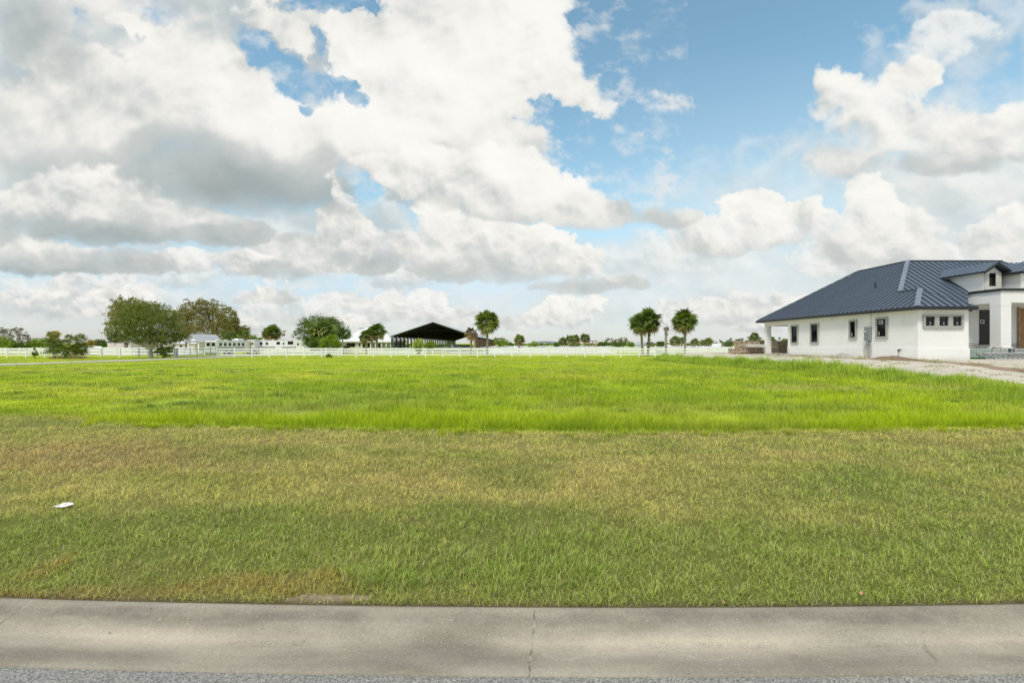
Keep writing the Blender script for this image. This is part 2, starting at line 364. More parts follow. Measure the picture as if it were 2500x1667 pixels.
def mix_n(nt, f, a, b, mode='MIX'):
    x = nt.nodes.new('ShaderNodeMix'); x.data_type = 'RGBA'; x.blend_type = mode
    for i, v in ((0, f), (6, a), (7, b)):
        if hasattr(v, 'links'): nt.links.new(v, x.inputs[i])
        elif i == 0: x.inputs[0].default_value = v
        else: x.inputs[i].default_value = (*v[:3], 1)
    return x.outputs[2]
def bump_n(nt, bs, h, strength=.3, dist=.01):
    b = nt.nodes.new('ShaderNodeBump'); b.inputs['Strength'].default_value = strength; b.inputs['Distance'].default_value = dist
    nt.links.new(h, b.inputs['Height']); nt.links.new(b.outputs[0], bs.inputs['Normal'])
def attr_n(nt, name):
    a = nt.nodes.new('ShaderNodeAttribute'); a.attribute_name = name; return a.outputs['Fac']
def simple(name, col, rough=.7, var=.12, scale=2.0, metal=0, col2=None, bump=0, bscale=40, spec=None):
    m, nt, N, L, bs = nm(name)
    v = pos_n(nt); c2 = col2 or tuple(c*(1-var*2) for c in col)
    c = mix_n(nt, noise_n(nt, v, scale, 5), c2, col)
    L.new(c, bs.inputs['Base Color']); bs.inputs['Roughness'].default_value = rough; bs.inputs['Metallic'].default_value = metal
    if spec is not None: bs.inputs['Specular IOR Level'].default_value = spec
    if bump: bump_n(nt, bs, noise_n(nt, v, bscale, 4, .6, 0, 1), bump, .01)
    return m
def leafy(name, light, dark, dry=None, trans=.35, rough=.6):
    """foliage: light and dark leaves by the per-leaf value 'tint', dead ones by 'dry'"""
    m, nt, N, L, bs = nm(name)
    c = mix_n(nt, attr_n(nt, 'tint'), dark, light)
    if dry: c = mix_n(nt, attr_n(nt, 'dry'), c, dry)
    L.new(c, bs.inputs['Base Color']); bs.inputs['Roughness'].default_value = rough; bs.inputs['Specular IOR Level'].default_value = .25
    tr = N.new('ShaderNodeBsdfTranslucent'); L.new(mix_n(nt, 1.0, c, (1.0, 1.1, .55), 'MULTIPLY'), tr.inputs[0])
    mx = N.new('ShaderNodeMixShader'); mx.inputs[0].default_value = trans
    L.new(bs.outputs[0], mx.inputs[1]); L.new(tr.outputs[0], mx.inputs[2]); L.new(mx.outputs[0], N['Material Output'].inputs[0])
    return m
M = {}
M['trim_white'] = simple('painted_white', (.86, .86, .87), .55, .05, 1.5)
M['vinyl'] = simple('white_vinyl', (.86, .86, .89), .4, .05, .8)
M['bark'] = simple('bark', (.30, .26, .21), .9, .2, 6, bump=.4, bscale=30)
M['palm_trunk'] = simple('palm_trunk', (.36, .33, .28), .9, .22, 5, bump=.4, bscale=25)
M['pale_bark'] = simple('pale_bark', (.5, .46, .4), .9, .15, 5)
M['black_trim'] = simple('black_trim', (.018, .02, .026), .4, .1)
M['glass'] = simple('window_glass', (.006, .007, .009), .05, .1, spec=.28)
M['dark'] = simple('dark_panel', (.02, .022, .025), .3, .1)
M['surround'] = simple('grey_stucco_band', (.40, .40, .38), .85, .06, 8, bump=.1)
M['aluminium'] = simple('aluminium', (.62, .63, .63), .35, .06, 4, .5)
M['galvanised'] = simple('galvanised_pipe', (.35, .37, .38), .5, .1, 4, .3)
M['roof_light'] = simple('light_metal_roof', (.50, .53, .56), .4, .08, .6, .3)
M['roof_white'] = simple('white_metal_roof', (.72, .73, .73), .5, .05, .5)
M['pink_wall'] = simple('pale_pink_wall', (.74, .66, .66), .8, .05, .6)
M['wood_new'] = simple('raw_lumber', (.60, .42, .26), .8, .16, 5)
M['wood_grey'] = simple('weathered_slats', (.50, .46, .41), .85, .16, 6)
M['wood_dark'] = simple('brown_post', (.26, .17, .09), .8, .18, 4)
M['green_paint'] = simple('green_painted_post', (.03, .10, .055), .6, .1, 2)
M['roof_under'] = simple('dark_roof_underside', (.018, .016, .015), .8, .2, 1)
M['teal_door'] = simple('dark_teal_door', (.02, .05, .07), .5, .1)
M['tyre'] = simple('tyre_rubber', (.02, .02, .02), .8, .1)
M['meter_grey'] = simple('grey_enamel', (.22, .26, .28), .5, .08)

def wobble(nt, vec, amt, scale):
    n = nt.nodes.new('ShaderNodeTexNoise'); n.inputs['Scale'].default_value = scale; n.inputs['Detail'].default_value = 5; nt.links.new(vec, n.inputs['Vector'])
    s = nt.nodes.new('ShaderNodeVectorMath'); s.operation = 'SUBTRACT'; nt.links.new(n.outputs['Color'], s.inputs[0]); s.inputs[1].default_value = (.5, .5, .5)
    c = nt.nodes.new('ShaderNodeVectorMath'); c.operation = 'SCALE'; nt.links.new(s.outputs[0], c.inputs[0]); c.inputs['Scale'].default_value = amt
    a = nt.nodes.new('ShaderNodeVectorMath'); a.operation = 'ADD'; nt.links.new(vec, a.inputs[0]); nt.links.new(c.outputs[0], a.inputs[1])
    return a.outputs[0]
def blob_n(nt, vec, cx, cy, rx, ry, soft=1.0):
    mp = nt.nodes.new('ShaderNodeMapping'); mp.vector_type = 'POINT'
    mp.inputs['Location'].default_value = (-cx/rx, -cy/ry, 0); mp.inputs['Scale'].default_value = (1/rx, 1/ry, 0); nt.links.new(vec, mp.inputs[0])
    ln = nt.nodes.new('ShaderNodeVectorMath'); ln.operation = 'LENGTH'; nt.links.new(mp.outputs[0], ln.inputs[0])
    r = nt.nodes.new('ShaderNodeMapRange'); r.interpolation_type = 'SMOOTHSTEP'; nt.links.new(ln.outputs['Value'], r.inputs[0])
    r.inputs[1].default_value = 1+soft*.5; r.inputs[2].default_value = 1-soft*.5
    return r.outputs[0]
def turf_tone(nt):
    """mown grass: dry straw, olive and green patches drawn out along the kerb; shared by soil sheet and blades"""
    v = pos_n(nt); w = wobble(nt, v, 1.6, .9); st = pos_n(nt, (.45, 1.5, 1))
    straw = (.78, .72, .25); olive = (.50, .56, .12); green = (.28, .43, .055); brown = (.66, .50, .23)
    c = mix_n(nt, noise_n(nt, st, .9, 5, .6, .38, .60), olive, straw)
    g = noise_n(nt, pos_n(nt, (.5, 1, 1), (7, 3, 0)), .8, 5, .6, .50, .66)
    c = mix_n(nt, g, c, green)
    c = mix_n(nt, math_n(nt, 'MULTIPLY', noise_n(nt, pos_n(nt, (.5, 1.2, 1), (17, 5, 0)), 1.5, 6, .7, .55, .66), .55), c, brown)
    c = mix_n(nt, math_n(nt, 'MULTIPLY', blob_n(nt, w, 0, 3.3, 7, .95, .8), .5), c, (.28, .38, .06))
    for cx, cy, rx, ry, f in ((-6.6, 6.3, 3.0, .9, .8), (-1.5, 5.6, 4.0, .4, .25), (1.5, 5.0, 3.5, .3, .22), (7.6, 7.2, 1.6, .4, .35)):
        b = math_n(nt, 'MULTIPLY', blob_n(nt, w, cx, cy, rx, ry), f); c = mix_n(nt, b, c, brown)
    for cx, cy, rx, ry, f in ((-3.4, 4.0, 2.2, .55, .4), (1.6, 3.3, 3.4, .75, .55), (3.6, 4.2, 2.2, 1.4, .45), (-4.4, 3.3, 1.6, .4, .6), (-9.5, 8.9, 3, .6, .5), (-3.6, 6.4, 1.0, .5, .5), (.2, 3.35, .5, .3, 1), (-.6, 3.2, .45, .25, 1), (8, 6, 3, 1.2, .5)):
        b = math_n(nt, 'MULTIPLY', blob_n(nt, w, cx, cy, rx, ry), f); c = mix_n(nt, b, c, green)
    for cx, cy, rx, ry in ((-1.75, 3.02, .85, .16), (-3.0, 2.98, .35, .1)):      # rusty tufts by the kerb
        c = mix_n(nt, math_n(nt, 'MULTIPLY', blob_n(nt, w, cx, cy, rx, ry), .6), c, (.52, .36, .09))
    return c
def meadow_tone(nt):
    v = pos_n(nt); w = wobble(nt, v, 3, .4)
    lime = (.60, .73, .015); green = (.38, .55, .02); yell = (.76, .74, .08); olive = (.47, .52, .08)
    c = mix_n(nt, noise_n(nt, pos_n(nt, (.5, .9, 1)), .30, 6, .6, .40, .60), green, lime)
    c = mix_n(nt, noise_n(nt, pos_n(nt, (.5, .8, 1), (31, 12, 0)), .22, 6, .62, .52, .68), c, yell)
    c = mix_n(nt, noise_n(nt, pos_n(nt, (.6, .9, 1), (3, 52, 0)), .45, 6, .6, .56, .70), c, olive)
    c = mix_n(nt, noise_n(nt, pos_n(nt, (.35, 1.1, 1), (13, 22, 0)), .55, 7, .7, .54, .66), c, (.28, .39, .04))
    c = mix_n(nt, math_n(nt, 'MULTIPLY', noise_n(nt, pos_n(nt, (.4, 1, 1), (43, 2, 0)), .35, 7, .7, .54, .64), .7), c, (.66, .58, .22))
    c = mix_n(nt, math_n(nt, 'MULTIPLY', blob_n(nt, w, 4, 9.3, 12, 1.3, .8), .6), c, (.58, .72, .01))
    for cx, cy, rx, ry, f in ((-6, 12.5, 5, 2.2, .7), (-2, 15, 5, 2, .4), (5, 11, 4, 1.2, .35)):
        c = mix_n(nt, math_n(nt, 'MULTIPLY', blob_n(nt, w, cx, cy, rx, ry), f), c, (.38, .50, .05))
    return c
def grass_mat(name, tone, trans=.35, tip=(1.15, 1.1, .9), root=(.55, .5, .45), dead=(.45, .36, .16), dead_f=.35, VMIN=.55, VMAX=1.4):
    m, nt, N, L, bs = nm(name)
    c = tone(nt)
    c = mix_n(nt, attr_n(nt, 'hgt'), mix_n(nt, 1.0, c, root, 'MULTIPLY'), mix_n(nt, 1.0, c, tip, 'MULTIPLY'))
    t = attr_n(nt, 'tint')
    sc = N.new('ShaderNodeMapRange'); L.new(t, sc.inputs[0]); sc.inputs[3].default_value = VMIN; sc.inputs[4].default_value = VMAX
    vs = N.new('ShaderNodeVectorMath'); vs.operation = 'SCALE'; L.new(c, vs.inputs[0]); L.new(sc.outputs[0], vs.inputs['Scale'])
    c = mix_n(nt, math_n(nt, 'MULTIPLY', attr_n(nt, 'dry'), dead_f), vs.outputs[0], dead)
    L.new(c, bs.inputs['Base Color']); bs.inputs['Roughness'].default_value = .55; bs.inputs['Specular IOR Level'].default_value = .3
    tr = N.new('ShaderNodeBsdfTranslucent'); L.new(c, tr.inputs[0])
    mx = N.new('ShaderNodeMixShader'); mx.inputs[0].default_value = trans
    L.new(bs.outputs[0], mx.inputs[1]); L.new(tr.outputs[0], mx.inputs[2]); L.new(mx.outputs[0], N['Material Output'].inputs[0])
    return m

# ================================================================ ground, road, kerb
def ground_mat():
    m, nt, N, L, bs = nm('ground_soil_and_turf')
    v = pos_n(nt)
    mown = mix_n(nt, .78, turf_tone(nt), (.11, .095, .035))
    mown = mix_n(nt, blob_n(nt, wobble(nt, v, .12, 9), -1.15, 2.82, .28, .055, .5), mown, (.34, .27, .19)); mead = mix_n(nt, .12, meadow_tone(nt), (.15, .16, .05))
    c = mix_n(nt, attr_n(nt, 'mead'), mown, mead)
    g = noise_n(nt, v, 14, 5, .7, .3, .7); c = mix_n(nt, g, mix_n(nt, 1.0, c, (.72, .72, .68), 'MULTIPLY'), c)
    gm = noise_n(nt, pos_n(nt, (.35, 1.3, 1)), 2.6, 6, .75, .30, .65); gf = math_n(nt, 'MULTIPLY', math_n(nt, 'SUBTRACT', 1, gm), attr_n(nt, 'mead'))
    c = mix_n(nt, math_n(nt, 'MULTIPLY', gf, .55), c, (.16, .22, .03))
    c = mix_n(nt, attr_n(nt, 'edge'), c, (.10, .075, .05))
    # sand of the building plot with a brown dirt ridge and thin green growth
    w = wobble(nt, v, 1.5, .8); sepw = N.new('ShaderNodeSeparateXYZ'); L.new(w, sepw.inputs[0])
    sand = mix_n(nt, noise_n(nt, pos_n(nt, (.5, 1.6, 1)), 1.2, 6, .65, .35, .65), (.46, .41, .345), (.61, .56, .49))
    thin = math_n(nt, 'MULTIPLY', noise_n(nt, pos_n(nt, (.6, 1.2, 1), (9, 4, 0)), .8, 6, .7, .56, .64), .75)
    sand = mix_n(nt, thin, sand, (.30, .33, .12))
    d = math_n(nt, 'ABSOLUTE', math_n(nt, 'SUBTRACT', sepw.outputs[0], 23.6))
    mr = N.new('ShaderNodeMapRange'); L.new(d, mr.inputs[0]); mr.inputs[1].default_value = .9; mr.inputs[2].default_value = .45
    sand = mix_n(nt, math_n(nt, 'MULTIPLY', mr.outputs[0], .9), sand, (.27, .19, .13))
    sw = math_n(nt, 'ADD', attr_n(nt, 'sand'), math_n(nt, 'MULTIPLY', math_n(nt, 'SUBTRACT', noise_n(nt, v, .9, 6, .7, 0, 1), .5), .9))
    ms = N.new('ShaderNodeMapRange'); L.new(sw, ms.inputs[0]); ms.inputs[1].default_value = .45; ms.inputs[2].default_value = .6
    c = mix_n(nt, ms.outputs[0], c, sand)
    L.new(c, bs.inputs['Base Color']); bs.inputs['Roughness'].default_value = .95; bs.inputs['Specular IOR Level'].default_value = .1
    bump_n(nt, bs, noise_n(nt, v, 9, 6, .7, 0, 1), .5, .05)
    return m
def graded(pos):
    return np.unique(np.round(np.concatenate(pos), 4))
gx = graded([np.arange(-46, 46.1, .5), np.geomspace(46, 6000, 40), -np.geomspace(46, 6000, 40)])
gs = graded([np.array([-400, -60, -20, -8.7, -8.6, -.03, 0, .02, .05, .09, .14]), np.arange(.2, 20, .25), np.arange(20, 64, .5), np.arange(64, 100, 1.5), np.geomspace(100, 8000, 40)])
GX, GS = np.meshgrid(gx, gs)
GY = np.where(GS > -8, kerb_y(GX)+GS, GS)
GY = np.where((GS > -8), np.where(GS > 40, GS+2.8, GY*(1-ss(15, 40, GS))+(GS+2.8)*ss(15, 40, GS)), GY)
GZ = gz(GX, GY)
GZ = np.where((GS > -8.65) & (GS < -.01), -.25, GZ)
nx = len(gx); ny = len(gs)
idx = np.arange(nx*ny).reshape(ny, nx)
quads = np.stack([idx[:-1, :-1], idx[:-1, 1:], idx[1:, 1:], idx[1:, :-1]], -1).reshape(-1, 4)
mead = ss(-.1, .15, GY-lawn_y(GX))
sand = ss(17.4, 18.6, GX)*ss(16.0, 17.4, GY)*(1-ss(56, 60, GY))*(1-ss(60, 70, GX))
structure(np_mesh('ground', np.stack([GX, GY, GZ], -1).reshape(-1, 3), quads, ground_mat(), attrs=dict(mead=mead.ravel(), sand=sand.ravel(), edge=(1-ss(.02, .10, GS)).ravel()*.85), smooth=True))

def strip(name, xs, ts, zf, mat, base=kerb_y, attrs=None):
    X, T = np.meshgrid(xs, ts); Y = base(X)+T; Z = zf(X, Y, T)
    i = np.arange(X.size).reshape(X.shape)
    q = np.stack([i[:-1, :-1], i[:-1, 1:], i[1:, 1:], i[1:, :-1]], -1).reshape(-1, 4)
    return structure(np_mesh(name, np.stack([X, Y, Z], -1).reshape(-1, 3), q, mat, attrs=dict(across=T.ravel()), smooth=True))
def asphalt_mat():
    m, nt, N, L, bs = nm('asphalt')
    v = pos_n(nt)
    vo = N.new('ShaderNodeTexVoronoi'); vo.inputs['Scale'].default_value = 150; L.new(v, vo.inputs['Vector'])
    sp = N.new('ShaderNodeSeparateColor'); L.new(vo.outputs['Color'], sp.inputs[0])
    c = mix_n(nt, sp.outputs[0], (.12, .118, .112), (.36, .35, .335))
    c = mix_n(nt, noise_n(nt, v, 130, 3, .7, .60, .68), c, (.60, .58, .55))
    c = mix_n(nt, noise_n(nt, v, 2.5, 5, .6, .4, .7), c, mix_n(nt, 1.0, c, (1.12, 1.1, 1.05), 'MULTIPLY'))
    L.new(c, bs.inputs['Base Color']); bs.inputs['Roughness'].default_value = .9
    bump_n(nt, bs, vo.outputs['Distance'], .8, .006)
    return m
def kerb_mat():
    m, nt, N, L, bs = nm('kerb_concrete')
    v = pos_n(nt); w = wobble(nt, v, .05, 12); t = attr_n(nt, 'across'); sep = N.new('ShaderNodeSeparateXYZ'); L.new(w, sep.inputs[0])
    n1 = noise_n(nt, pos_n(nt, (.6, 2.2, 1)), 1.6, 6, .6, .35, .65)
    c = mix_n(nt, n1, (.235, .213, .178), (.36, .33, .28))
    def band(t0, t1, t2, t3):
        tw = math_n(nt, 'ADD', t, math_n(nt, 'MULTIPLY', math_n(nt, 'SUBTRACT', noise_n(nt, pos_n(nt, (1, 1, 1), (4, 0, 0)), 2.2, 5, .6, 0, 1), .5), .10))
        a = N.new('ShaderNodeMapRange'); L.new(tw, a.inputs[0]); a.inputs[1].default_value = t0; a.inputs[2].default_value = t1
        b = N.new('ShaderNodeMapRange'); L.new(tw, b.inputs[0]); b.inputs[1].default_value = t3; b.inputs[2].default_value = t2
        return math_n(nt, 'MULTIPLY', a.outputs[0], b.outputs[0])
    silt = math_n(nt, 'MULTIPLY', band(-.40, -.27, -.24, -.15), noise_n(nt, pos_n(nt, (1, 1, 1), (2, 0, 0)), .7, 4, .5, .35, .55))
    c = mix_n(nt, math_n(nt, 'MULTIPLY', silt, .95), c, (.50, .445, .37))
    # cracked dried mud in the valley
    vo = N.new('ShaderNodeTexVoronoi'); vo.feature = 'DISTANCE_TO_EDGE'; vo.inputs['Scale'].default_value = 55; L.new(w, vo.inputs['Vector'])
    cr = N.new('ShaderNodeMapRange'); L.new(vo.outputs['Distance'], cr.inputs[0]); cr.inputs[1].default_value = .09; cr.inputs[2].default_value = .02
    crk = math_n(nt, 'MULTIPLY', cr.outputs[0], math_n(nt, 'MULTIPLY', band(-.31, -.29, -.27, -.24), noise_n(nt, v, 5, 4, .6, .45, .6)))
    c = mix_n(nt, math_n(nt, 'MULTIPLY', crk, .5), c, (.15, .12, .09))
    # dark lichen near the back edge, pale scuffs
    c = mix_n(nt, math_n(nt, 'MULTIPLY', band(-.15, -.12, -.08, -.03), noise_n(nt, v, 2.3, 6, .7, .35, .6)), c, mix_n(nt, 1.0, c, (.72, .72, .72), 'MULTIPLY'))
    c = mix_n(nt, math_n(nt, 'MULTIPLY', noise_n(nt, pos_n(nt, (1.2, 3, 1), (1, 8, 0)), 2.4, 7, .75, .66, .76), .6), c, (.52, .48, .42))
    c = mix_n(nt, noise_n(nt, v, 210, 5, .8, .2, .8), mix_n(nt, 1.0, c, (.62, .62, .61), 'MULTIPLY'), mix_n(nt, 1.0, c, (1.32, 1.31, 1.28), 'MULTIPLY'))
    c = mix_n(nt, noise_n(nt, v, 45, 6, .8, .25, .75), mix_n(nt, 1.0, c, (.80, .80, .79), 'MULTIPLY'), mix_n(nt, 1.0, c, (1.15, 1.14, 1.12), 'MULTIPLY'))
    c = mix_n(nt, noise_n(nt, v, 160, 2, .5, .68, .72), c, (.66, .63, .58))
    c = mix_n(nt, noise_n(nt, v, 90, 3, .6, .30, .36), mix_n(nt, 1.0, c, (.78, .78, .78), 'MULTIPLY'), c)
    # chalky curved scrape marks
    for cx, cy, rx, ry, y0, y1 in ((.27, 2.37, .10, .05, 2.2, 2.37), (1.02, 2.37, .11, .05, 2.2, 2.36)):
        mp = N.new('ShaderNodeMapping'); mp.inputs['Location'].default_value = (-cx/rx, -cy/ry, 0); mp.inputs['Scale'].default_value = (1/rx, 1/ry, 0); L.new(w, mp.inputs[0])
        ln = N.new('ShaderNodeVectorMath'); ln.operation = 'LENGTH'; L.new(mp.outputs[0], ln.inputs[0])
        rg = math_n(nt, 'ABSOLUTE', math_n(nt, 'SUBTRACT', ln.outputs['Value'], 1.0))
        a = N.new('ShaderNodeMapRange'); L.new(rg, a.inputs[0]); a.inputs[1].default_value = .22; a.inputs[2].default_value = .02
        b = N.new('ShaderNodeMapRange'); L.new(sep.outputs[1], b.inputs[0]); b.inputs[1].default_value = y1+.02; b.inputs[2].default_value = y1-.02
        c = mix_n(nt, math_n(nt, 'MULTIPLY', math_n(nt, 'MULTIPLY', a.outputs[0], b.outputs[0]), math_n(nt, 'MULTIPLY', noise_n(nt, v, 22, 6, .75, .42, .62), .38)), c, (.60, .57, .51))
    # filled joints every ten feet
    xs = math_n(nt, 'ADD', sep.outputs[0], math_n(nt, 'MULTIPLY', t, -.10))
    ms = math_n(nt, 'ABSOLUTE', math_n(nt, 'SUBTRACT', math_n(nt, 'PINGPONG', math_n(nt, 'ADD', xs, -.135), 3.05/2), 0))
    jl = N.new('ShaderNodeMapRange'); L.new(ms, jl.inputs[0]); jl.inputs[1].default_value = .0075; jl.inputs[2].default_value = .003
    jc = mix_n(nt, noise_n(nt, v, 9, 3, .6, .4, .6), (.44, .41, .36), (.12, .11, .09))
    c = mix_n(nt, math_n(nt, 'MULTIPLY', jl.outputs[0], math_n(nt, 'SUBTRACT', 1, math_n(nt, 'MULTIPLY', silt, .9))), c, jc)
    L.new(c, bs.inputs['Base Color']); bs.inputs['Roughness'].default_value = .9; bs.inputs['Specular IOR Level'].default_value = .2
    bump_n(nt, bs, noise_n(nt, v, 140, 4, .7, 0, 1), .35, .004)
    return m
kx = graded([np.arange(-9, 9.01, .1), np.arange(-60, 60.1, 1.5)])
kt = np.array([-.535, -.53, -.52, -.47, -.41, -.34, -.29, -.27, -.25, -.2, -.14, -.08, -.03, -.008, 0, .001])
kz = np.array([-.12, 0.002, .008, .002, -.008, -.018, -.024, -.025, -.023, -.010, .008, .022, .030, .030, .022, -.12])
rk = rnd(1, 5)
strip('kerb', kx, kt, lambda X, Y, T: np.interp(T, kt, kz), kerb_mat())
at_ = np.concatenate([[-8.6, -6, -4, -3, -2], np.arange(-1.6, -.56, .1), [-.54, -.515]])
def road_z(X, Y, T): return np.where(T < -.56, -.002-.012*np.clip(-.6-T, 0, 4)*-.4, -.002)
strip('road', kx, at_, road_z, asphalt_mat())
dx_ = np.linspace(0, 1, 6); dys = np.arange(8, 190, 2.0)
def drive():
    TT, YY = np.meshgrid(dx_, dys); XX = -44.6+4.0*TT - .035*(YY-35)*0
    XX = XX+1.2*np.sin((YY-30)/40); ZZ = gz(XX, YY)+.03
    i = np.arange(XX.size).reshape(XX.shape)
    q = np.stack([i[:-1, :-1], i[:-1, 1:], i[1:, 1:], i[1:, :-1]], -1).reshape(-1, 4)
    structure(np_mesh('driveway', np.stack([XX, YY, ZZ], -1).reshape(-1, 3), q, simple('pale_driveway', (.52, .49, .45), .9, .1, .8)))
drive()

# ================================================================ grass (uncountable: one object per kind)
def blades(name, X, Y, L, Wd, lean, mat, seed, label, dry=.2, tint=None, zoff=0, az=None):
    r = rnd(1, seed); n = len(X); Z = gz(X, Y)+zoff
    a = r.uniform(0, 2*np.pi, n) if az is None else az
    b = a+np.pi/2+r.normal(0, .5, n)
    wx = np.cos(a)*Wd/2; wy = np.sin(a)*Wd/2
    ln = np.clip(r.normal(lean, .28, n), .05, 1.35)
    up = np.cos(ln)*L; ou = np.sin(ln)*L; lx = np.cos(b)*ou; ly = np.sin(b)*ou
    B = np.stack([X, Y, Z], -1); w = np.stack([wx, wy, 0*wx], -1)
    mid = B+np.stack([lx*.35, ly*.35, up*.60], -1); tip = B+np.stack([lx, ly, up], -1)
    V = np.stack([B-w, B+w, mid-w*.8, mid+w*.8, tip], 1).reshape(-1, 3)
    i = np.arange(n)[:, None]*5
    T = np.concatenate([i+np.array([[0, 1, 3]]), i+np.array([[0, 3, 2]]), i+np.array([[2, 3, 4]])])
    tn = r.uniform(0, 1, n) if tint is None else tint
    at = dict(tint=np.repeat(tn, 5), dry=np.repeat((r.uniform(0, 1, n) < dry).astype(float)*r.uniform(.4, 1, n), 5), hgt=np.tile([0, 0, .55, .55, 1.0], n))
    o = np_mesh(name, V, T, mat, attrs=at)
    return tag(o, label, 'grass', kind='stuff')
def sample_area(n, s0, s1, p, seed, margin=1.16, base=kerb_y, xmax=1e9):
    """ground points in front of the camera, density falling as 1/distance^p so grain stays even in the picture"""
    r = rnd(1, seed); u = r.uniform(0, 1, n)
    q = 2-p
    Y = s0*(s1/s0)**u if abs(q) < 1e-6 else (s0**q+u*(s1**q-s0**q))**(1/q)
    X = r.uniform(-1, 1, n)*(Y*margin+3.4)
    return X, Y
def vn(x, y, s, seed, o=3): return fbm(x/s, y/s, seed, o)
# mown verge
X, Y = sample_area(800000, 2.6, 10.6, 1.85, 11)
k = (Y > kerb_y(X)+.012) & (Y < lawn_y(X)+.15)
X = X[k]; Y = Y[k]; r = rnd(1, 3)
cl = vn(X/(.4+.2*Y), Y/(.4+.2*Y)*.8, .075, 20, 3); dens = vn(X, Y, .35, 21)+.4*vn(X, Y, 1.6, 22)+.9*cl-.05*(Y < kerb_y(X)+.06)
bare = ((X+1.15)/.28)**2+((Y-2.82)/.05)**2 < 1+1.4*vn(X, Y, .08, 8)
k = (r.uniform(-.75, .45, len(X)) < dens+.12) & ~(bare & (r.uniform(0, 1, len(X)) < .78)); X = X[k]; Y = Y[k]; n = len(X); dens = dens[k]
L_ = r.uniform(.022, .055, n)*(1+.7*np.clip(dens, 0, 1))*(Y/3)**.2
tuft = (((X-.2)/.5)**2+((Y-3.2)/.3)**2 < 1) | (((X+.75)/.5)**2+((Y-3.2)/.28)**2 < 1)
L_ = np.where(tuft, L_*1.7, L_)
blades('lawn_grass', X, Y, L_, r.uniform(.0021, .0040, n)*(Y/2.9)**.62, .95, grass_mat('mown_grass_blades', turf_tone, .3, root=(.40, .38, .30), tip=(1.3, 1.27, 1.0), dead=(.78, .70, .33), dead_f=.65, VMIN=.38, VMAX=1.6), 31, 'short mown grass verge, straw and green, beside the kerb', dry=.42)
# rough meadow
X, Y = sample_area(540000, 7.9, 66, 2.05, 12, 1.15)
k = (Y > lawn_y(X)+.02+.09*vn(X, Y, .35, 5)+.12*vn(X, Y, 1.3, 6)) & ~((X > 17.9) & (Y > 16.8)) & ~((np.abs(X+42.6-1.2*np.sin((Y-30)/40)) < 2.2)) & (Y < 66)
X = X[k]; Y = Y[k]; n = len(X); r = rnd(1, 4)
tf = vn(X, Y, .8, 23, 4)+.5*vn(X, Y, 3.5, 24, 3)
edge = np.clip(1-(Y-lawn_y(X))/1.6, 0, 1)
k = r.uniform(-.9, .6, n) < 1.3*tf+.5*edge+.12; X = X[k]; Y = Y[k]; tf = tf[k]; edge = edge[k]; n = len(X)
left = ss(-9, -6.5, X)
L_ = (r.uniform(.07, .22, n)*(1+1.1*np.clip(tf, -.6, 1.2)) + .08*edge*left)*(.55+.45*left)*(1-.45*ss(14, 40, Y))
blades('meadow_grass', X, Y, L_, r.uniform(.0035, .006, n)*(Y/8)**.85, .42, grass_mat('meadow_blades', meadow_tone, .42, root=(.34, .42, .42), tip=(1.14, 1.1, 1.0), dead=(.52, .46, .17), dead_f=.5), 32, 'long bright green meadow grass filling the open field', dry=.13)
# stray tufts spilling over the mowing line
r = rnd(1, 15); cxs = r.uniform(-14, 14, 110); cys = lawn_y(cxs)-np.abs(r.normal(0, .18, 110)); j = r.integers(0, 110, 6000)
X = cxs[j]+r.normal(0, .045, 6000); Y = cys[j]+r.normal(0, .035, 6000)
blades('stray_tufts', X, Y, r.uniform(.05, .13, 6000), r.uniform(.004, .007, 6000), .5, grass_mat('stray_tuft_blades', meadow_tone, .4, root=(.4, .45, .4)), 41, 'stray long tufts of green grass left along the mowing line', dry=.2)
# straw coloured seed stalks standing above it
X, Y = sample_area(5200, 8.6, 38, 1.6, 13, 1.13); r = rnd(1, 6); n = len(X)
k = (Y > lawn_y(X)+.5) & (r.uniform(-.4, .35, n) < vn(X, Y, 4, 25)+.25*ss(0, 8, X)-.1) & ~((X > 17) & (Y > 16)); X = X[k]; Y = Y[k]; n = len(X)
blades('seed_stalks', X, Y, r.uniform(.32, .62, n), r.uniform(.003, .005, n)*(Y/9)**.9, .25, grass_mat('straw_stalks', lambda nt: mix_n(nt, attr_n(nt, 'tint'), (.42, .40, .12), (.60, .52, .28)), .3, root=(.7, .9, .5)), 33, 'thin tan seed stalks rising above the meadow grass', dry=.4)
# low broad-leaved weeds in clumps
r = rnd(1, 9); cxs, cys = sample_area(150, 10.5, 30, 1.2, 14, 1.12); kk = (cys > lawn_y(cxs)+1.6) & ~((cxs > 16) & (cys > 15)); cxs = cxs[kk]; cys = cys[kk]
j = r.integers(0, len(cxs), 15000); rad = np.abs(r.normal(0, .16, 15000))*(1+cys[j]/20); an = r.uniform(0, 6.28, 15000)
X = cxs[j]+rad*np.cos(an); Y = cys[j]+rad*np.sin(an)*.8
blades('meadow_weeds', X, Y, r.uniform(.05, .15, len(X)), r.uniform(.010, .02, len(X))*(Y/10)**.7, .75, grass_mat('weed_leaves', lambda nt: mix_n(nt, attr_n(nt, 'tint'), (.20, .34, .06), (.34, .46, .10)), .3, root=(.6, .6, .6)), 39, 'low broad leaved dark green weeds scattered through the meadow', dry=.1)
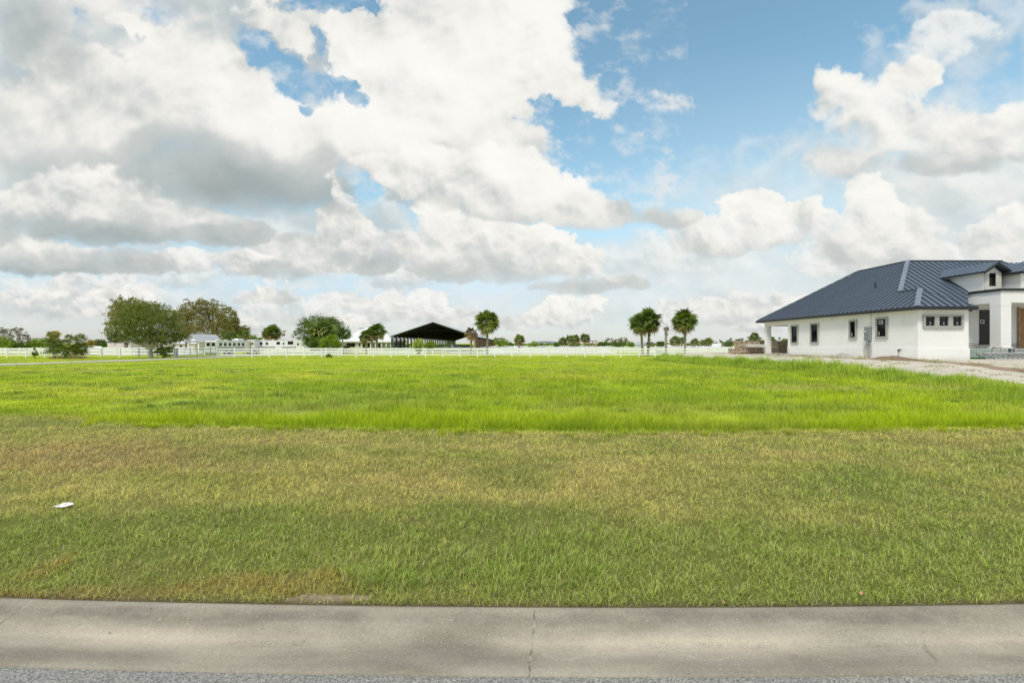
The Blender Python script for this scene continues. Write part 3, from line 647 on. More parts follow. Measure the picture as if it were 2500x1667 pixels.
# tall weeds along the edge of the building plot
r = rnd(1, 7); n = 80000
Y = 15.2*(52/15.2)**r.uniform(0, 1, n); X = 17.45+r.normal(0, .75, n)-.6*ss(40, 50, Y)
kk = r.uniform(-.5, .35, n) < vn(X, Y, 1.0, 26, 4)+.15; X = X[kk]; Y = Y[kk]; n = len(X)
hh = r.uniform(.22, .80, n)*np.clip(1-.45*np.abs(X-17.35)/1.6, .2, 1)*(.85+.9*vn(X, Y, 1.3, 27))*(.68+.5*ss(18, 27, Y))*(.7+.3*ss(15.8, 18, Y))
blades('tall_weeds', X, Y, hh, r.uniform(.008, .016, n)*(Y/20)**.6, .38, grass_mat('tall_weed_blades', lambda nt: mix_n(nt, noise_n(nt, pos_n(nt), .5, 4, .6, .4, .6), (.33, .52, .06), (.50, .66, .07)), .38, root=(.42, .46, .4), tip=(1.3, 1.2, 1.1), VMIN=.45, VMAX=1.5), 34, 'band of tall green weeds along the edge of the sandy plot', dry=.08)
# thin tufts coming up through the sand and at its near edge
r = rnd(1, 8); n = 42000
Y = 13.5*(44/13.5)**r.uniform(0, 1, n); X = r.uniform(15.5, 25.8, n)
kk = np.where((X > 17.8) & (Y > 17.2), vn(X, Y, 1.1, 28, 4) > .16, (vn(X, Y, .9, 29, 4) > -.1)) & (X < Y*1.16+3.5); X = X[kk]; Y = Y[kk]; n = len(X)
blades('sparse_tufts', X, Y, r.uniform(.06, .2, n), r.uniform(.006, .010, n)*(Y/17)**.6, .6, grass_mat('tuft_blades', lambda nt: mix_n(nt, noise_n(nt, pos_n(nt), .7, 4, .6, .4, .6), (.22, .33, .05), (.42, .46, .12)), .3), 35, 'sparse grass tufts coming up through the pale sand', dry=.25)

# ================================================================ the new house
def stucco_mat():
    m, nt, N, L, bs = nm('white_stucco')
    v = pos_n(nt)
    c = mix_n(nt, noise_n(nt, v, .5, 5, .6, .3, .7), (.76, .76, .76), (.83, .83, .83))
    c = mix_n(nt, math_n(nt, 'MULTIPLY', noise_n(nt, pos_n(nt, (2.2, 2.2, .35)), 1.3, 6, .7, .55, .75), .35), c, (.62, .61, .58))
    sep = N.new('ShaderNodeSeparateXYZ'); L.new(wobble(nt, v, .25, 2.5), sep.inputs[0])
    low = N.new('ShaderNodeMapRange'); L.new(sep.outputs[2], low.inputs[0]); low.inputs[1].default_value = .9; low.inputs[2].default_value = .5
    c = mix_n(nt, math_n(nt, 'MULTIPLY', low.outputs[0], .5), c, (.50, .47, .43))      # splashed dirt along the foot
    mp = N.new('ShaderNodeMapping'); mp.inputs['Location'].default_value = (0, -33.6/.42, -1.0/.62); mp.inputs['Scale'].default_value = (0, 1/.42, 1/.62)
    L.new(wobble(nt, v, .3, 3), mp.inputs[0]); ln = N.new('ShaderNodeVectorMath'); ln.operation = 'LENGTH'; L.new(mp.outputs[0], ln.inputs[0])
    pt = N.new('ShaderNodeMapRange'); L.new(ln.outputs['Value'], pt.inputs[0]); pt.inputs[1].default_value = 1.1; pt.inputs[2].default_value = .9
    c = mix_n(nt, math_n(nt, 'MULTIPLY', pt.outputs[0], .8), c, (.45, .43, .40))       # raw render patch round the conduit
    L.new(c, bs.inputs['Base Color']); bs.inputs['Roughness'].default_value = .9; bs.inputs['Specular IOR Level'].default_value = .2
    bump_n(nt, bs, noise_n(nt, v, 60, 4, .6, 0, 1), .15, .01)
    return m
def metal_roof_mat(name, col, metal=.35, rough=.38):
    m, nt, N, L, bs = nm(name)
    v = pos_n(nt); c = mix_n(nt, noise_n(nt, v, .6, 4, .6, .3, .7), tuple(x*.88 for x in col), col)
    L.new(c, bs.inputs['Base Color']); bs.inputs['Metallic'].default_value = metal; bs.inputs['Roughness'].default_value = rough
    bump_n(nt, bs, noise_n(nt, v, 1.4, 3, .5, 0, 1), .06, .02)
    return m
stucco = stucco_mat(); slate = metal_roof_mat('standing_seam_metal', (.15, .19, .25)); capm = metal_roof_mat('ridge_cap_sheen_metal', (.21, .255, .32), .3, .5)  # caps are the same metal, their reflection put in as lighter colour
house = thing('house', 'new white stucco house with dark blue standing seam metal roof on a raised sandy plot', 'house', (26.3, 31, .56))
WZ = 3.90; G0 = .25
w = MB()
w.box(26.3, 29.6, 29.5, 31.1, G0, WZ); w.box(26.301, 30.4, 31.101, 33.5, G0, WZ-.002)       # front wing
w.box(26.3, 46, 33.502, 43.4, G0, WZ-.004)              # main body
w.box(30.402, 46, 33.503, 33.9, WZ, 5.05)               # high wall behind the entry
w.box(26.3, 26.75, 43.402, 47.4, 3.36, WZ-.004); w.box(26.752, 46, 46.95, 47.398, 3.36, WZ-.008)   # porch beams
w.box(26.3, 26.75, 46.95, 47.4, G0, 3.358)
for x in (31.5, 37, 42.5): w.box(x, x+.45, 46.95, 47.396, G0, 3.358)
w.build('wall', stucco, house)
b = MB(); b.box(26.255, 26.4, 29.455, 43.42, G0, 1.29); b.box(26.402, 29.64, 29.455, 29.6, G0, 1.288); b.build('wall_base', stucco, house)
# the front wing is only 3.3 m wide: pale return wall and eave on its right
MB().box(26.75, 46, 43.41, 46.9, G0, .60).build('porch_floor', simple('porch_slab', (.5, .48, .45), .9), house)
SL = .705; EZ = 3.95
pl_left = lambda x, y: EZ+SL*(x-25.9); pl_main = lambda x, y: EZ+SL*(y-30.7)
pl_sf = lambda x, y: EZ+SL*(y-29.1); pl_sr = lambda x, y: EZ+SL*(29.7-x)
def clip_line(poly, axis, c):
    """intervals of the other coordinate where the line axis=c crosses the plan polygon"""
    out = []; n = len(poly)
    for i in range(n):
        a = poly[i]; bb = poly[(i+1)%n]
        if (a[axis]-c)*(bb[axis]-c) < 0:
            t = (c-a[axis])/(bb[axis]-a[axis]); out.append(a[1-axis]+t*(bb[1-axis]-a[1-axis]))
    out.sort(); return list(zip(out[::2], out[1::2]))
def roof_face(mb, poly, zf, thick=.09):
    mb.prism([(x, y, zf(x, y)) for x, y in poly], (0, 0, -thick))
def seams(mb, poly, zf, axis, start, stop, sp=.46, h=.075, wd=.045):
    c = start
    while c < stop:
        for a, e in clip_line(poly, axis, c):
            if e-a > .15:
                p = (a+.02, c) if axis == 1 else (c, a+.02); q = (e-.02, c) if axis == 1 else (c, e-.02)
                mb.bar((p[0], p[1], zf(*p)+h/2), (q[0], q[1], zf(*q)+h/2), wd, h)
        c += sp
P_left = [(25.9, 48.2), (25.9, 29.1), (27.8, 31.0), (27.8, 32.6), (32.0, 36.8), (32.0, 42.1)]
P_main = [(27.8, 32.6), (29.7, 30.7), (30.75, 30.7), (32.62, 32.57), (44, 32.57), (39.6, 36.8), (32.0, 36.8)]
P_sf = [(25.9, 29.1), (29.7, 29.1), (27.8, 31.0)]; P_sr = [(29.7, 29.1), (29.7, 30.7), (27.8, 32.6), (27.8, 31.0)]
rf = MB()
for P_, f in ((P_left, pl_left), (P_main, pl_main), (P_sf, pl_sf), (P_sr, pl_sr)): roof_face(rf, P_, f)
roof_face(rf, [(25.9, 48.2), (32.0, 42.1), (42, 42.1), (48, 48.2)], lambda x, y: EZ+SL*(48.2-y))
roof_face(rf, [(32.0, 36.8), (39.6, 36.8), (42, 42.1), (32, 42.1)], lambda x, y: 8.24)
roof_face(rf, [(39.6, 36.8), (44, 32.57), (48, 30.7), (48, 48.2), (42, 42.1)], lambda x, y: EZ+SL*(45.7-x) if x < 45 else EZ)
rf.prism([(30.75, 30.7, 3.86), (32.62, 32.57, 3.86), (32.62, 32.57, 5.2)], (.02, -.02, 0))
rf.build('roof', slate, house)
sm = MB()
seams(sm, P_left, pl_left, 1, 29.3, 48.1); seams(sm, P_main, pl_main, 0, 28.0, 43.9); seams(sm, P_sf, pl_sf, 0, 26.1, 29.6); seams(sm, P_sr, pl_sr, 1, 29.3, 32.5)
rfo = [o for o in house.children if o.name.startswith('roof')][0]
sm.build('standing_seam', metal_roof_mat('shaded_seam_metal', (.065, .085, .12), .3, .5), rfo)  # shade of the rib sides put into the colour, darker than the roof
cp = MB()
def cap(a, bb, w_=.28, lift=.055):
    a = Vector(a)+Vector((0, 0, lift)); bb = Vector(bb)+Vector((0, 0, lift)); cp.bar(a, bb, w_, .03)
cap((25.92, 29.12, EZ), (27.8, 31.0, pl_sf(0, 31.0))); cap((27.8, 31.0, 5.29), (27.8, 32.6, 5.29), .2); cap((27.8, 32.6, 5.29), (32, 36.8, 8.25))
cap((32, 36.8, 8.25), (39.6, 36.8, 8.25), .22, .03); cap((32, 36.8, 8.25), (32, 42.1, 8.25), .22, .03); cap((32, 42.1, 8.25), (25.92, 48.2, EZ), .22); cap((27.8, 31, 5.29), (29.68, 29.12, EZ), .12, .03)
cp.build('ridge_cap', capm, rfo)
fa = MB()
fa.box(25.83, 25.895, 29.03, 48.27, EZ-.21, EZ+.02); fa.box(25.897, 29.77, 29.03, 29.095, EZ-.21, EZ+.02); fa.box(29.705, 29.77, 29.097, 30.7, EZ-.21, EZ+.02)
fa.box(29.772, 31.0, 30.63, 30.695, EZ-.21, EZ+.02); fa.box(25.897, 48, 48.205, 48.27, EZ-.21, EZ+.02)
fa.build('fascia', M['black_trim'], house)
so = MB(); so.box(25.9, 26.298, 29.1, 48.2, EZ-.17, EZ-.11); so.box(26.299, 29.7, 29.1, 29.498, EZ-.17, EZ-.112); so.box(26.76, 46, 43.42, 46.94, 3.5, 3.56)
so.build('soffit', M['trim_white'], house)
# windows of the long side wall: each a grey band, a reveal and a dark pane
def side_window(y0, y1, z0, z1, sticker=False):
    t = .13
    f = MB(); X0, X1 = 26.20, 26.299
    f.box(X0, X1, y0, y1, z0, z0+t); f.box(X0, X1, y0, y1, z1-t, z1); f.box(X0, X1, y0, y0+t, z0+t, z1-t); f.box(X0, X1, y1-t, y1, z0+t, z1-t)
    fo = f.build('window', M['surround'], house)
    MB().box(26.286, 26.2985, y0+t, y1-t, z0+t, z1-t).build('pane', M['glass'], fo)
    tr = MB()
    for a in (y0+t, y1-t-.03): tr.box(26.26, 26.2855, a, a+.03, z0+t, z1-t)
    tr.box(26.26, 26.2855, y0+t+.03, y1-t-.03, z1-t-.03, z1-t); tr.box(26.26, 26.2855, y0+t+.03, y1-t-.03, z0+t, z0+t+.03)
    tr.build('frame', M['black_trim'], fo)
    return fo
WIN = [(41.75, 42.85, 1.56, 3.30), (38.95, 40.05, 1.58, 3.36), (34.65, 35.45, 1.93, 3.41), (31.8, 32.85, 1.95, 3.45)]
wins = [side_window(*a) for a in WIN]
def sticker_x(fo, x, y0, y1, z0, z1, blue=True):
    b1 = MB().box(x-.004, x, y0, y1, z0, z1); so_ = b1.build('sticker', M['trim_white'], fo)
    return so_
stb = simple('blue_sticker', (.03, .05, .14), .5)
def sticker(fo, axis, c, a0, a1, z0, z1):
    m1 = MB(); m2 = MB(); t = .035
    if axis == 'x':
        m1.box(c-.004, c, a0, a1, z0, z1); m2.box(c-.007, c-.0042, a0+t, a1-t, z0+t, z1-t)
        m2b = MB().box(c-.010, c-.0072, a0+(a1-a0)*.2, a0+(a1-a0)*.42, z0+(z1-z0)*.42, z0+(z1-z0)*.62)
    else:
        m1.box(a0, a1, c-.004, c, z0, z1); m2.box(a0+t, a1-t, c-.007, c-.0042, z0+t, z1-t)
        m2b = MB().box(a0+(a1-a0)*.62, a0+(a1-a0)*.8, c-.010, c-.0072, z0+(z1-z0)*.36, z0+(z1-z0)*.56)
    m1.build('sticker', M['trim_white'], fo); m2.build('sticker_print', stb, fo); m2b.build('sticker_mark', M['trim_white'], fo)
sticker(wins[3], 'x', 26.285, 32.25, 32.62, 2.98, 3.22)
for i, (y0, y1, z0, z1) in enumerate(WIN[2:]):
    MB().box(26.282, 26.285, y1-.30, y1-.21, z0+.22, z0+.48).build('sticker', M['surround'], wins[2+i])
# three square windows in one grey band on the front
f = MB(); Z0, Z1 = 2.58, 3.45; xs = [26.60, 26.88, 27.44, 27.83, 28.39, 28.78, 29.0+.34, 29.2+.02]
xs = [26.60, 26.72, 27.32, 27.60, 28.20, 28.48, 29.06, 29.20]
f.box(xs[0], xs[-1], 29.38, 29.499, Z0, 2.73); f.box(xs[0], xs[-1], 29.38, 29.499, 3.33, Z1)
for a, e in ((0, 1), (2, 3), (4, 5), (6, 7)): f.box(xs[a], xs[e], 29.38, 29.499, 2.732, 3.328)
fo = f.build('window_band', M['surround'], house)
for a in (1, 3, 5):
    MB().box(xs[a], xs[a+1], 29.47, 29.4985, 2.731, 3.329).build('pane', M['glass'], fo)
    MB().box(xs[a]+.31, xs[a]+.40, 29.462, 29.4695, 2.80, 2.98).build('sticker', M['meter_grey'], fo)
# entry porch
p = MB(); p.box(32.65, 33.35, 30.4, 31.1, .4, 4.32); p.box(32.64, 33.36, 30.39, 31.11, 4.10, 4.20); p.box(32.58, 33.42, 30.33, 31.17, 1.22, 1.34); p.box(32.60, 33.40, 30.35, 31.15, .4, 1.218)
p.build('column', stucco, house)
MB().box(38.6, 39.3, 30.4, 31.1, .4, 4.32).build('column', stucco, house)
p = MB(); p.box(32.652, 33.20, 30.952, 33.49, 4.322, 5.10); p.box(32.65, 40, 30.4, 30.95, 4.321, 5.102); p.box(33.21, 40, 30.96, 33.49, 4.75, 4.82)
p.box(32.64, 40.01, 30.392, 30.399, 4.93, 5.098)
p.build('porch_beam', stucco, house)
p = MB(); p.box(32.55, 40.1, 30.30, 31.6, 5.104, 5.26); p.box(32.56, 33.1, 31.602, 33.4, 5.104, 5.258); p.box(33.11, 40, 31.61, 33.4, 5.106, 5.2)
p.build('porch_coping', M['black_trim'], house)
MB().box(30.42, 46, 31.2, 33.5, .4, .95).build('entry_floor', simple('entry_slab', (.45, .43, .41), .9), house)
fo = MB().box(34.40, 35.45, 33.44, 33.501, 1.51, 4.04).build('entry_window', M['glass'], house)
sticker(fo, 'y', 33.438, 34.40, 34.70, 3.05, 3.32)
MB().box(37.28, 39.2, 33.40, 33.501, 1.24, 4.15).build('door', simple('plywood_door', (.40, .22, .10), .8, .15, 3), house)
MB().box(37.16, 37.278, 33.38, 33.501, 1.24, 4.25).build('door_frame', simple('door_buck', (.42, .30, .22), .8, .15, 3), house)
# dormer with its own gable
dm = MB(); dm.box(32.65, 33.83, 31.5, 35.6, 4.9, 6.50); dm.prism([(32.65, 31.5, 6.502), (33.83, 31.5, 6.502), (33.24, 31.5, 6.98)], (0, 3.9, 0))
dmo = dm.build('dormer', stucco, house)
sf = MB(); sf.box(32.66, 33.82, 31.44, 31.499, 5.30, 5.545); sf.box(32.66, 33.82, 31.44, 31.499, 6.44, 6.50); sf.box(32.66, 32.97, 31.44, 31.499, 5.547, 6.438); sf.box(33.44, 33.82, 31.44, 31.499, 5.547, 6.438)
sf.build('window_surround', simple('dormer_band', (.62, .61, .57), .85, .05), dmo)
MB().box(32.97, 33.44, 31.47, 31.4985, 5.546, 6.439).build('pane', M['glass'], dmo)
def gable_roof(xr, zr, half, drop, y0, y1, ye=None, th=.05):
    rr = MB()
    for s_ in (-1, 1): rr.prism([(xr, y0, zr), (xr, y1, zr), (xr+s_*half, (ye or y1), zr-drop), (xr+s_*half, y0, zr-drop)], (0, 0, -th))
    return rr
rr = gable_roof(33.24, 7.20, .95, .665, 31.1, 35.4, 32.9+1.9)
for k in range(10):
    y = 31.3+k*.40; rr.bar((33.22, y, 7.2+.015), (32.30, y, 7.2-.655+.015), .035, .05)
ro = rr.build('dormer_roof', slate, house)
f = MB()
for s_ in (-1, 1): f.prism([(33.24, 31.06, 7.19), (33.24+s_*1.0, 31.06, 7.19-.70), (33.24+s_*1.0, 31.06, 6.30), (33.24, 31.06, 7.01)], (0, .035, 0))
f.box(32.235, 32.285, 31.10, 34.75, 6.40, 6.53); f.box(34.195, 34.245, 31.10, 34.75, 6.40, 6.53)
f.build('dormer_fascia', M['black_trim'], ro)
MB().box(32.29, 32.64, 31.13, 34.7, 6.38, 6.42).build('dormer_soffit', M['trim_white'], ro)
# second raised block over the entry
eb = MB(); eb.box(34.15, 36.0, 30.55, 34.0, 5.262, 6.42); eb.prism([(34.15, 30.55, 6.422), (36.0, 30.55, 6.422), (35.07, 30.55, 6.95)], (0, 3.4, 0)); eb.build('entry_gable', stucco, house)
rr = gable_roof(35.07, 7.18, 1.17, .80, 30.2, 35.0)
for k in range(12):
    y = 30.4+k*.40; rr.bar((35.05, y, 7.195), (33.92, y, 7.18-.79+.015), .035, .05)
rr.build('entry_roof', slate, house)
f = MB(); f.box(33.85, 33.895, 30.2, 34.9, 6.24, 6.40)
for s_ in (-1, 1): f.prism([(35.07, 30.16, 7.17), (35.07+s_*1.2, 30.16, 7.17-.83), (35.07+s_*1.2, 30.16, 6.18), (35.07, 30.16, 7.0)], (0, .035, 0))
f.build('entry_fascia', M['black_trim'], house)
# services on the side wall
mt = MB(); mt.box(26.02, 26.298, 33.25, 33.62, 1.80, 2.80); mt.box(25.98, 26.018, 33.29, 33.58, 1.86, 2.74)
mo = mt.build('meter_box', M['meter_grey'], house)
g = MB(); g.tube([(25.88, 33.44, 2.45), (25.98, 33.44, 2.45)], [.09, .10], 14); g.build('meter_dial', M['aluminium'], mo)
c = MB(); c.tube([(26.18, 33.44, .4), (26.18, 33.44, 1.8)], [.035, .035], 8); c.box(26.08, 26.26, 33.36, 33.52, 1.52, 1.72); c.tube([(26.26, 33.3, 2.8), (26.26, 33.3, 3.82)], [.012, .012], 6)
c.build('conduit', M['galvanised'], house)
c = MB(); c.tube([(26.28, 30.75, 1.15), (26.1, 30.75, 1.15), (26.1, 30.75, 1.02)], [.05, .05, .06], 8); c.tube([(26.1, 30.75, .5), (26.1, 30.75, 1.0)], [.012, .012], 6)
c.build('tap', M['black_trim'], house)
c = MB(); c.tube([(28.7+.2, 36.2, pl_left(28.9, 0)), (28.9, 36.2, pl_left(28.9, 0)+.34)], [.05, .05], 8); c.tube([(28.9, 36.2, pl_left(28.9, 0)), (28.9, 36.2, pl_left(28.9, 0)+.05)], [.14, .1], 8)
c.build('vent_pipe', M['black_trim'], house)
c = MB(); c.tube([(26.1, 37.4, 3.72), (25.98, 37.4, 3.70)], [.07, .09], 10); c.build('eave_lamp', M['trim_white'], house)
# heap of dry mortar and loose cable at the foot of the wall
def heap(name, c, rx, ry, h, mat, label, cat, seed, group=None):
    r = random.Random(seed); V = []; R = 7; S = 18
    z0 = gzf(c[0], c[1])
    for i in range(R+1):
        f_ = i/R
        for j in range(S):
            a = j/S*2*math.pi; k_ = f_*(1+.22*math.sin(3*a+seed)+r.uniform(-.08, .08))
            V.append((c[0]+rx*k_*math.cos(a), c[1]+ry*k_*math.sin(a), z0-.03+h*(math.cos(min(f_, 1)*math.pi)+1)/2*(1+r.uniform(-.12, .12))))
    q = [(i*S+j, i*S+(j+1)%S, (i+1)*S+(j+1)%S, (i+1)*S+j) for i in range(R) for j in range(S)]
    o = np_mesh(name, np.array(V), [np.array(q)], mat, smooth=True, loc=(c[0], c[1], z0))
    return tag(o, label, cat, group)
heap('mortar_heap', (25.7, 35.4), .5, 1.3, .28, simple('grey_sand', (.42, .40, .37), .95, .15, 6, bump=.5), 'low grey heap of mortar sand at the foot of the side wall', 'heap', 3)
heap('soil_heap', (23.9, 28.6), .75, 2.6, .26, simple('brown_soil', (.26, .18, .12), .95, .2, 5, bump=.5), 'long low ridge of brown soil in front of the white house corner', 'heap', 5)
heap('soil_heap', (23.6, 20.6), .55, 1.6, .15, bpy.data.materials['brown_soil'], 'flat brown soil ridge nearest the right edge of the photo', 'heap', 9)
cb = MB(); pts = [(26.2, 43.2, 1.2), (26.05, 43.0, .62), (25.8, 42.2, .53), (25.9, 41.0, .54), (25.5, 40.0, .55), (25.9, 38.8, .55), (25.6, 38.0, .56)]
cb.tube(pts, [.02]*len(pts), 6); tag(cb.build('cable', M['black_trim'], None, loc=(26, 42, .55)), 'black cable trailing down the wall corner by the rear porch', 'cable')

# ================================================================ building materials stacked on the plot
def crate_at(x, y, z, sx, sy, h, label, ang=0, seed=1):
    t = thing('slatted_crate', label, 'crate', (x, y, z), 'wooden crates stacked behind the house')
    ca, sa = math.cos(ang), math.sin(ang)
    def P(u, v, w_): return (x+u*ca-v*sa, y+u*sa+v*ca, z+w_)
    fr = MB(); sl = MB(); pk = MB()
    for u in (-sx/2, 0, sx/2):
        for v in (-sy/2, sy/2): fr.bar(P(u, v, .10), P(u, v, h), .08, .08)
    for v in (-sy/2, sy/2):
        for w_ in (.14, h-.03): fr.bar(P(-sx/2, v*1.02, w_), P(sx/2, v*1.02, w_), .07, .05)
    for u in (-sx/2, sx/2):
        for w_ in (.14, h-.03): fr.bar(P(u*1.02, -sy/2, w_), P(u*1.02, sy/2, w_), .05, .07)
    for u in (-sx/2+.05, 0, sx/2-.05): fr.bar(P(u, -sy/2, .05), P(u, sy/2, .05), .1, .1)
    n = 5
    for i in range(n):
        w_ = .2+(h-.27)*i/(n-1)
        for v in (-sy/2+.05, sy/2-.05): sl.bar(P(-sx/2+.04, v, w_), P(sx/2-.04, v, w_), .02, (h-.27)/(n-1)*.82)
        for u in (-sx/2+.05, sx/2-.05): sl.bar(P(u, -sy/2+.04, w_), P(u, sy/2-.04, w_), .02, (h-.27)/(n-1)*.82)
    pk.bar(P(-sx/2+.08, 0, h/2+.06), P(sx/2-.08, 0, h/2+.06), sy-.16, h-.2)
    fr.build('frame', M['wood_new'], t); sl.build('slats', M['wood_grey'], t); pk.build('contents', M['wood_grey'], t)
    return t
gy = 48.0; g0 = gzf(24, 50)
rowb = [(1793.5, 46.6, 'short end crate on the ground, leftmost of the crate stacks'), (1812, 48.2, 'bottom crate second from the left beside the porch column'), (1835, 48.6, 'bottom crate under the pale flat sheet pack'), (1855, 48.8, 'bottom crate nearest the porch column outside')]
for i, (px, D, lb) in enumerate(rowb):
    x = (px-CX)*D/F; crate_at(x, D, gzf(x, D), .72 if i == 0 else .93, 1.1, .56 if i == 0 else .62, lb, .06*i-.05)
for i, (px, D, lb) in enumerate([(1810.5, 48.2, 'upper crate at the left of the stacks'), (1835, 48.7, 'upper crate just right of the first upper crate'), (1856, 49.9, 'upper crate behind the pale flat sheet pack')]):
    x = (px-CX)*D/F; crate_at(x, D, gzf(x, D)+.64, 1.0, 1.1, .64, lb, .04*i-.03)
for i, (px, lb1, lb2) in enumerate([(1902, 'bottom crate at the left seen through the porch opening', 'top crate at the left seen through the porch opening'), (1924, 'bottom crate at the right seen through the porch opening', 'top crate at the right seen through the porch opening')]):
    D = 49.3; x = (px-CX)*D/F; crate_at(x, D, gzf(x, D), .92, 1.1, .64, lb1, .03); crate_at(x, D, gzf(x, D)+.66, .92, 1.1, .66, lb2, -.02)
px, D = 1845, 47.4; x = (px-CX)*D/F
t = thing('sheet_pack', 'pale grey flat sheet pack lying on the crates beside the porch column', 'sheet pack', (x, D, gzf(x, 48.6)+.64))
z0 = t.location.z
m_ = MB(); m_.obox((x, D+.3), 1, .1, .95, .5, z0+.06, z0+.34); m_.build('sheets', simple('pale_sheets', (.62, .62, .60), .7, .05, 2), t)
m_ = MB(); m_.obox((x-.5, D+.3), 1, .1, .05, .5, z0, z0+.058); m_.obox((x+.5, D+.3), 1, .1, .05, .5, z0, z0+.058); m_.build('skid', M['wood_new'], t)
def wrapped_pallet(x0, x1, y0, y1, h, col, label, nx_, seed):
    xm = (x0+x1)/2; ym = (y0+y1)/2; z = gzf(xm, ym)
    t = thing('block_pallet', label, 'pallet', (xm, ym, z), 'pallets of blocks in front of the entry')
    b_ = MB(); g_ = .012; nz = 4; r = random.Random(seed)
    hx = (x1-x0)/nx_; hz = (h-.12)/nz
    for i in range(nx_):
        for k in range(nz):
            for yy0, yy1 in ((y0, ym-.01), (ym+.01, y1)):
                o_ = r.uniform(-.012, .012); b_.box(x0+i*hx+g_, x0+(i+1)*hx-g_, yy0+o_, yy1+o_, z+.12+k*hz+g_, z+.12+(k+1)*hz-g_)
    b_.build('blocks', simple('blocks_%d' % seed, col, .6, .12, 5), t)
    for i in range(1, 3): xx = x0+(x1-x0)*i/3; MB().box(xx-.012, xx+.012, y0-.018, y1+.018, z+.10, z+h+.012).build('strap', M['surround'], t)
    k_ = MB()
    for yy in (y0+.08, ym, y1-.08): k_.box(x0, x1, yy-.06, yy+.06, z, z+.08)
    for i in range(5): xx = x0+.07+(x1-x0-.14)*i/4; k_.box(xx-.05, xx+.05, y0, y1, z+.082, z+.105)
    k_.build('skid', simple('green_skid_%d' % seed, (.06, .17, .07) if seed < 3 else (.35, .28, .2), .8), t)
wrapped_pallet(29.95, 31.35, 29.75, 30.25, .70, (.36, .46, .42), 'pallet of blocks in pale green wrap beside the front corner of the house', 7, 1)
wrapped_pallet(31.42, 32.45, 29.75, 30.22, .70, (.47, .50, .49), 'pallet of pale grey blocks with light straps behind the ladder end', 4, 2)
wrapped_pallet(32.5, 32.78, 29.72, 30.2, .70, (.05, .09, .11), 'narrow stack in dark blue green wrap between grey block pallets', 1, 3)
wrapped_pallet(32.84, 34.3, 29.72, 30.22, .70, (.38, .39, .40), 'pallet of grey blocks at the right edge in front of the portico', 5, 4)
lb = thing('sheet_scrap', 'small grey offcut lying on top of the pale grey block pallet', 'offcut', (31.9, 29.9, gzf(31.9, 30)+.71))
m_ = MB(); m_.box(31.7, 32.15, 29.8, 30.05, lb.location.z, lb.location.z+.09); m_.build('offcut', M['wood_grey'], lb)
def ladder(x0, x1, yt, yb, zt_, zb, label, off):
    t = thing('aluminium_ladder', label, 'ladder', (x0, yb, zb), 'ladder sections leaning on the block pallets')
    a = MB()
    a.bar((x0, yt, zt_), (x1, yt, zt_), .07, .05); a.build('side_rail', M['aluminium'], t)
    a = MB(); a.bar((x0+.0, yb, zb), (x1, yb, zb), .07, .05); a.build('side_rail', M['aluminium'], t)
    a = MB(); n = int((x1-x0)/.31)
    for i in range(n): xx = x0+.12+i*.31; a.bar((xx, yt, zt_), (xx, yb, zb), .035, .035)
    a.build('rungs', M['aluminium'], t)
    return t
zg = gzf(32, 29)
ladder(30.75, 36.5, 29.62, 28.95, zg+.42, zg+.06, 'aluminium ladder section on its edge, the front one of the two', 0)
ladder(30.35, 35.9, 29.68, 29.08, zg+.36, zg+.035, 'aluminium ladder section sticking out left behind the front one', .1)

# ================================================================ fences and gates
def fence(label, pts, spacing, rails=(.38, .76, 1.14), h=1.27, ps=.135, group='white rail fences of the paddocks', offs=None, maxposts=98):
    """white post and rail fence along a ground line"""
    P = [np.array(p, float) for p in pts]
    t = thing('paddock_fence', label, 'fence', (P[0][0], P[0][1], gzf(*P[0])), group)
    posts = []
    for a, b in zip(P[:-1], P[1:]):
        n = max(1, int(round(np.linalg.norm(b-a)/spacing)))
        for i in range(n): posts.append(a+(b-a)*i/n)
    posts.append(P[-1]); o0 = Vector(t.location)
    r = random.Random(len(posts)); first = None
    for i, p in enumerate(posts[:maxposts]):
        z = gzf(*p); 
        if first is None:
            m = MB(); m.box(p[0]-ps/2, p[0]+ps/2, p[1]-ps/2, p[1]+ps/2, z-.1, z+h)
            e = ps/2+.02; m.add([(p[0]-e, p[1]-e, z+h+.002), (p[0]+e, p[1]-e, z+h+.002), (p[0]+e, p[1]+e, z+h+.002), (p[0]-e, p[1]+e, z+h+.002), (p[0], p[1], z+h+.06)], [(3,2,1,0)], [(0,1,4),(1,2,4),(2,3,4),(3,0,4)])
            first = m.build('post', M['vinyl'], t); f0 = Vector((p[0], p[1], z))
        else:
            c = first.copy(); COL.objects.link(c); c.parent = t; d_ = Vector((p[0], p[1], z))-f0
            # rotate/lean slightly about the post's own foot is skipped: posts are shared meshes
            c.location = d_
    for hz in rails:
        m = MB()
        for a, b in zip(posts[:-1], posts[1:]):
            m.bar((a[0], a[1], gzf(*a)+hz+r.uniform(-.01, .01)), (b[0], b[1], gzf(*b)+hz+r.uniform(-.01, .01)), .042, .15)
        m.build('rail', M['vinyl'], t)
    return t
def gp(px, D): return ((px-CX)*D/F, D)
fence('long white three rail fence nearest the camera, running across the far edge of the meadow', [gp(530, 63.5), gp(1250, 64), gp(1560, 64.5), gp(1792, 65)], 2.42)
fence('white rail fence at the far left, left of the pipe gate', [gp(-60, 62), gp(18, 62), gp(430, 62.5)], 2.45)
fence('white rail fence behind the first, seen between its posts right of centre', [gp(640, 80), gp(1120, 87), gp(1600, 87), gp(1860, 88)], 2.44)
fence('white fence far back across the paddocks, third from the camera', [gp(560, 105), gp(1250, 108), gp(1870, 110)], 2.44)
fence('white fence farthest back before the tree line', [gp(1080, 150), gp(1500, 150), gp(1900, 150)], 2.44)
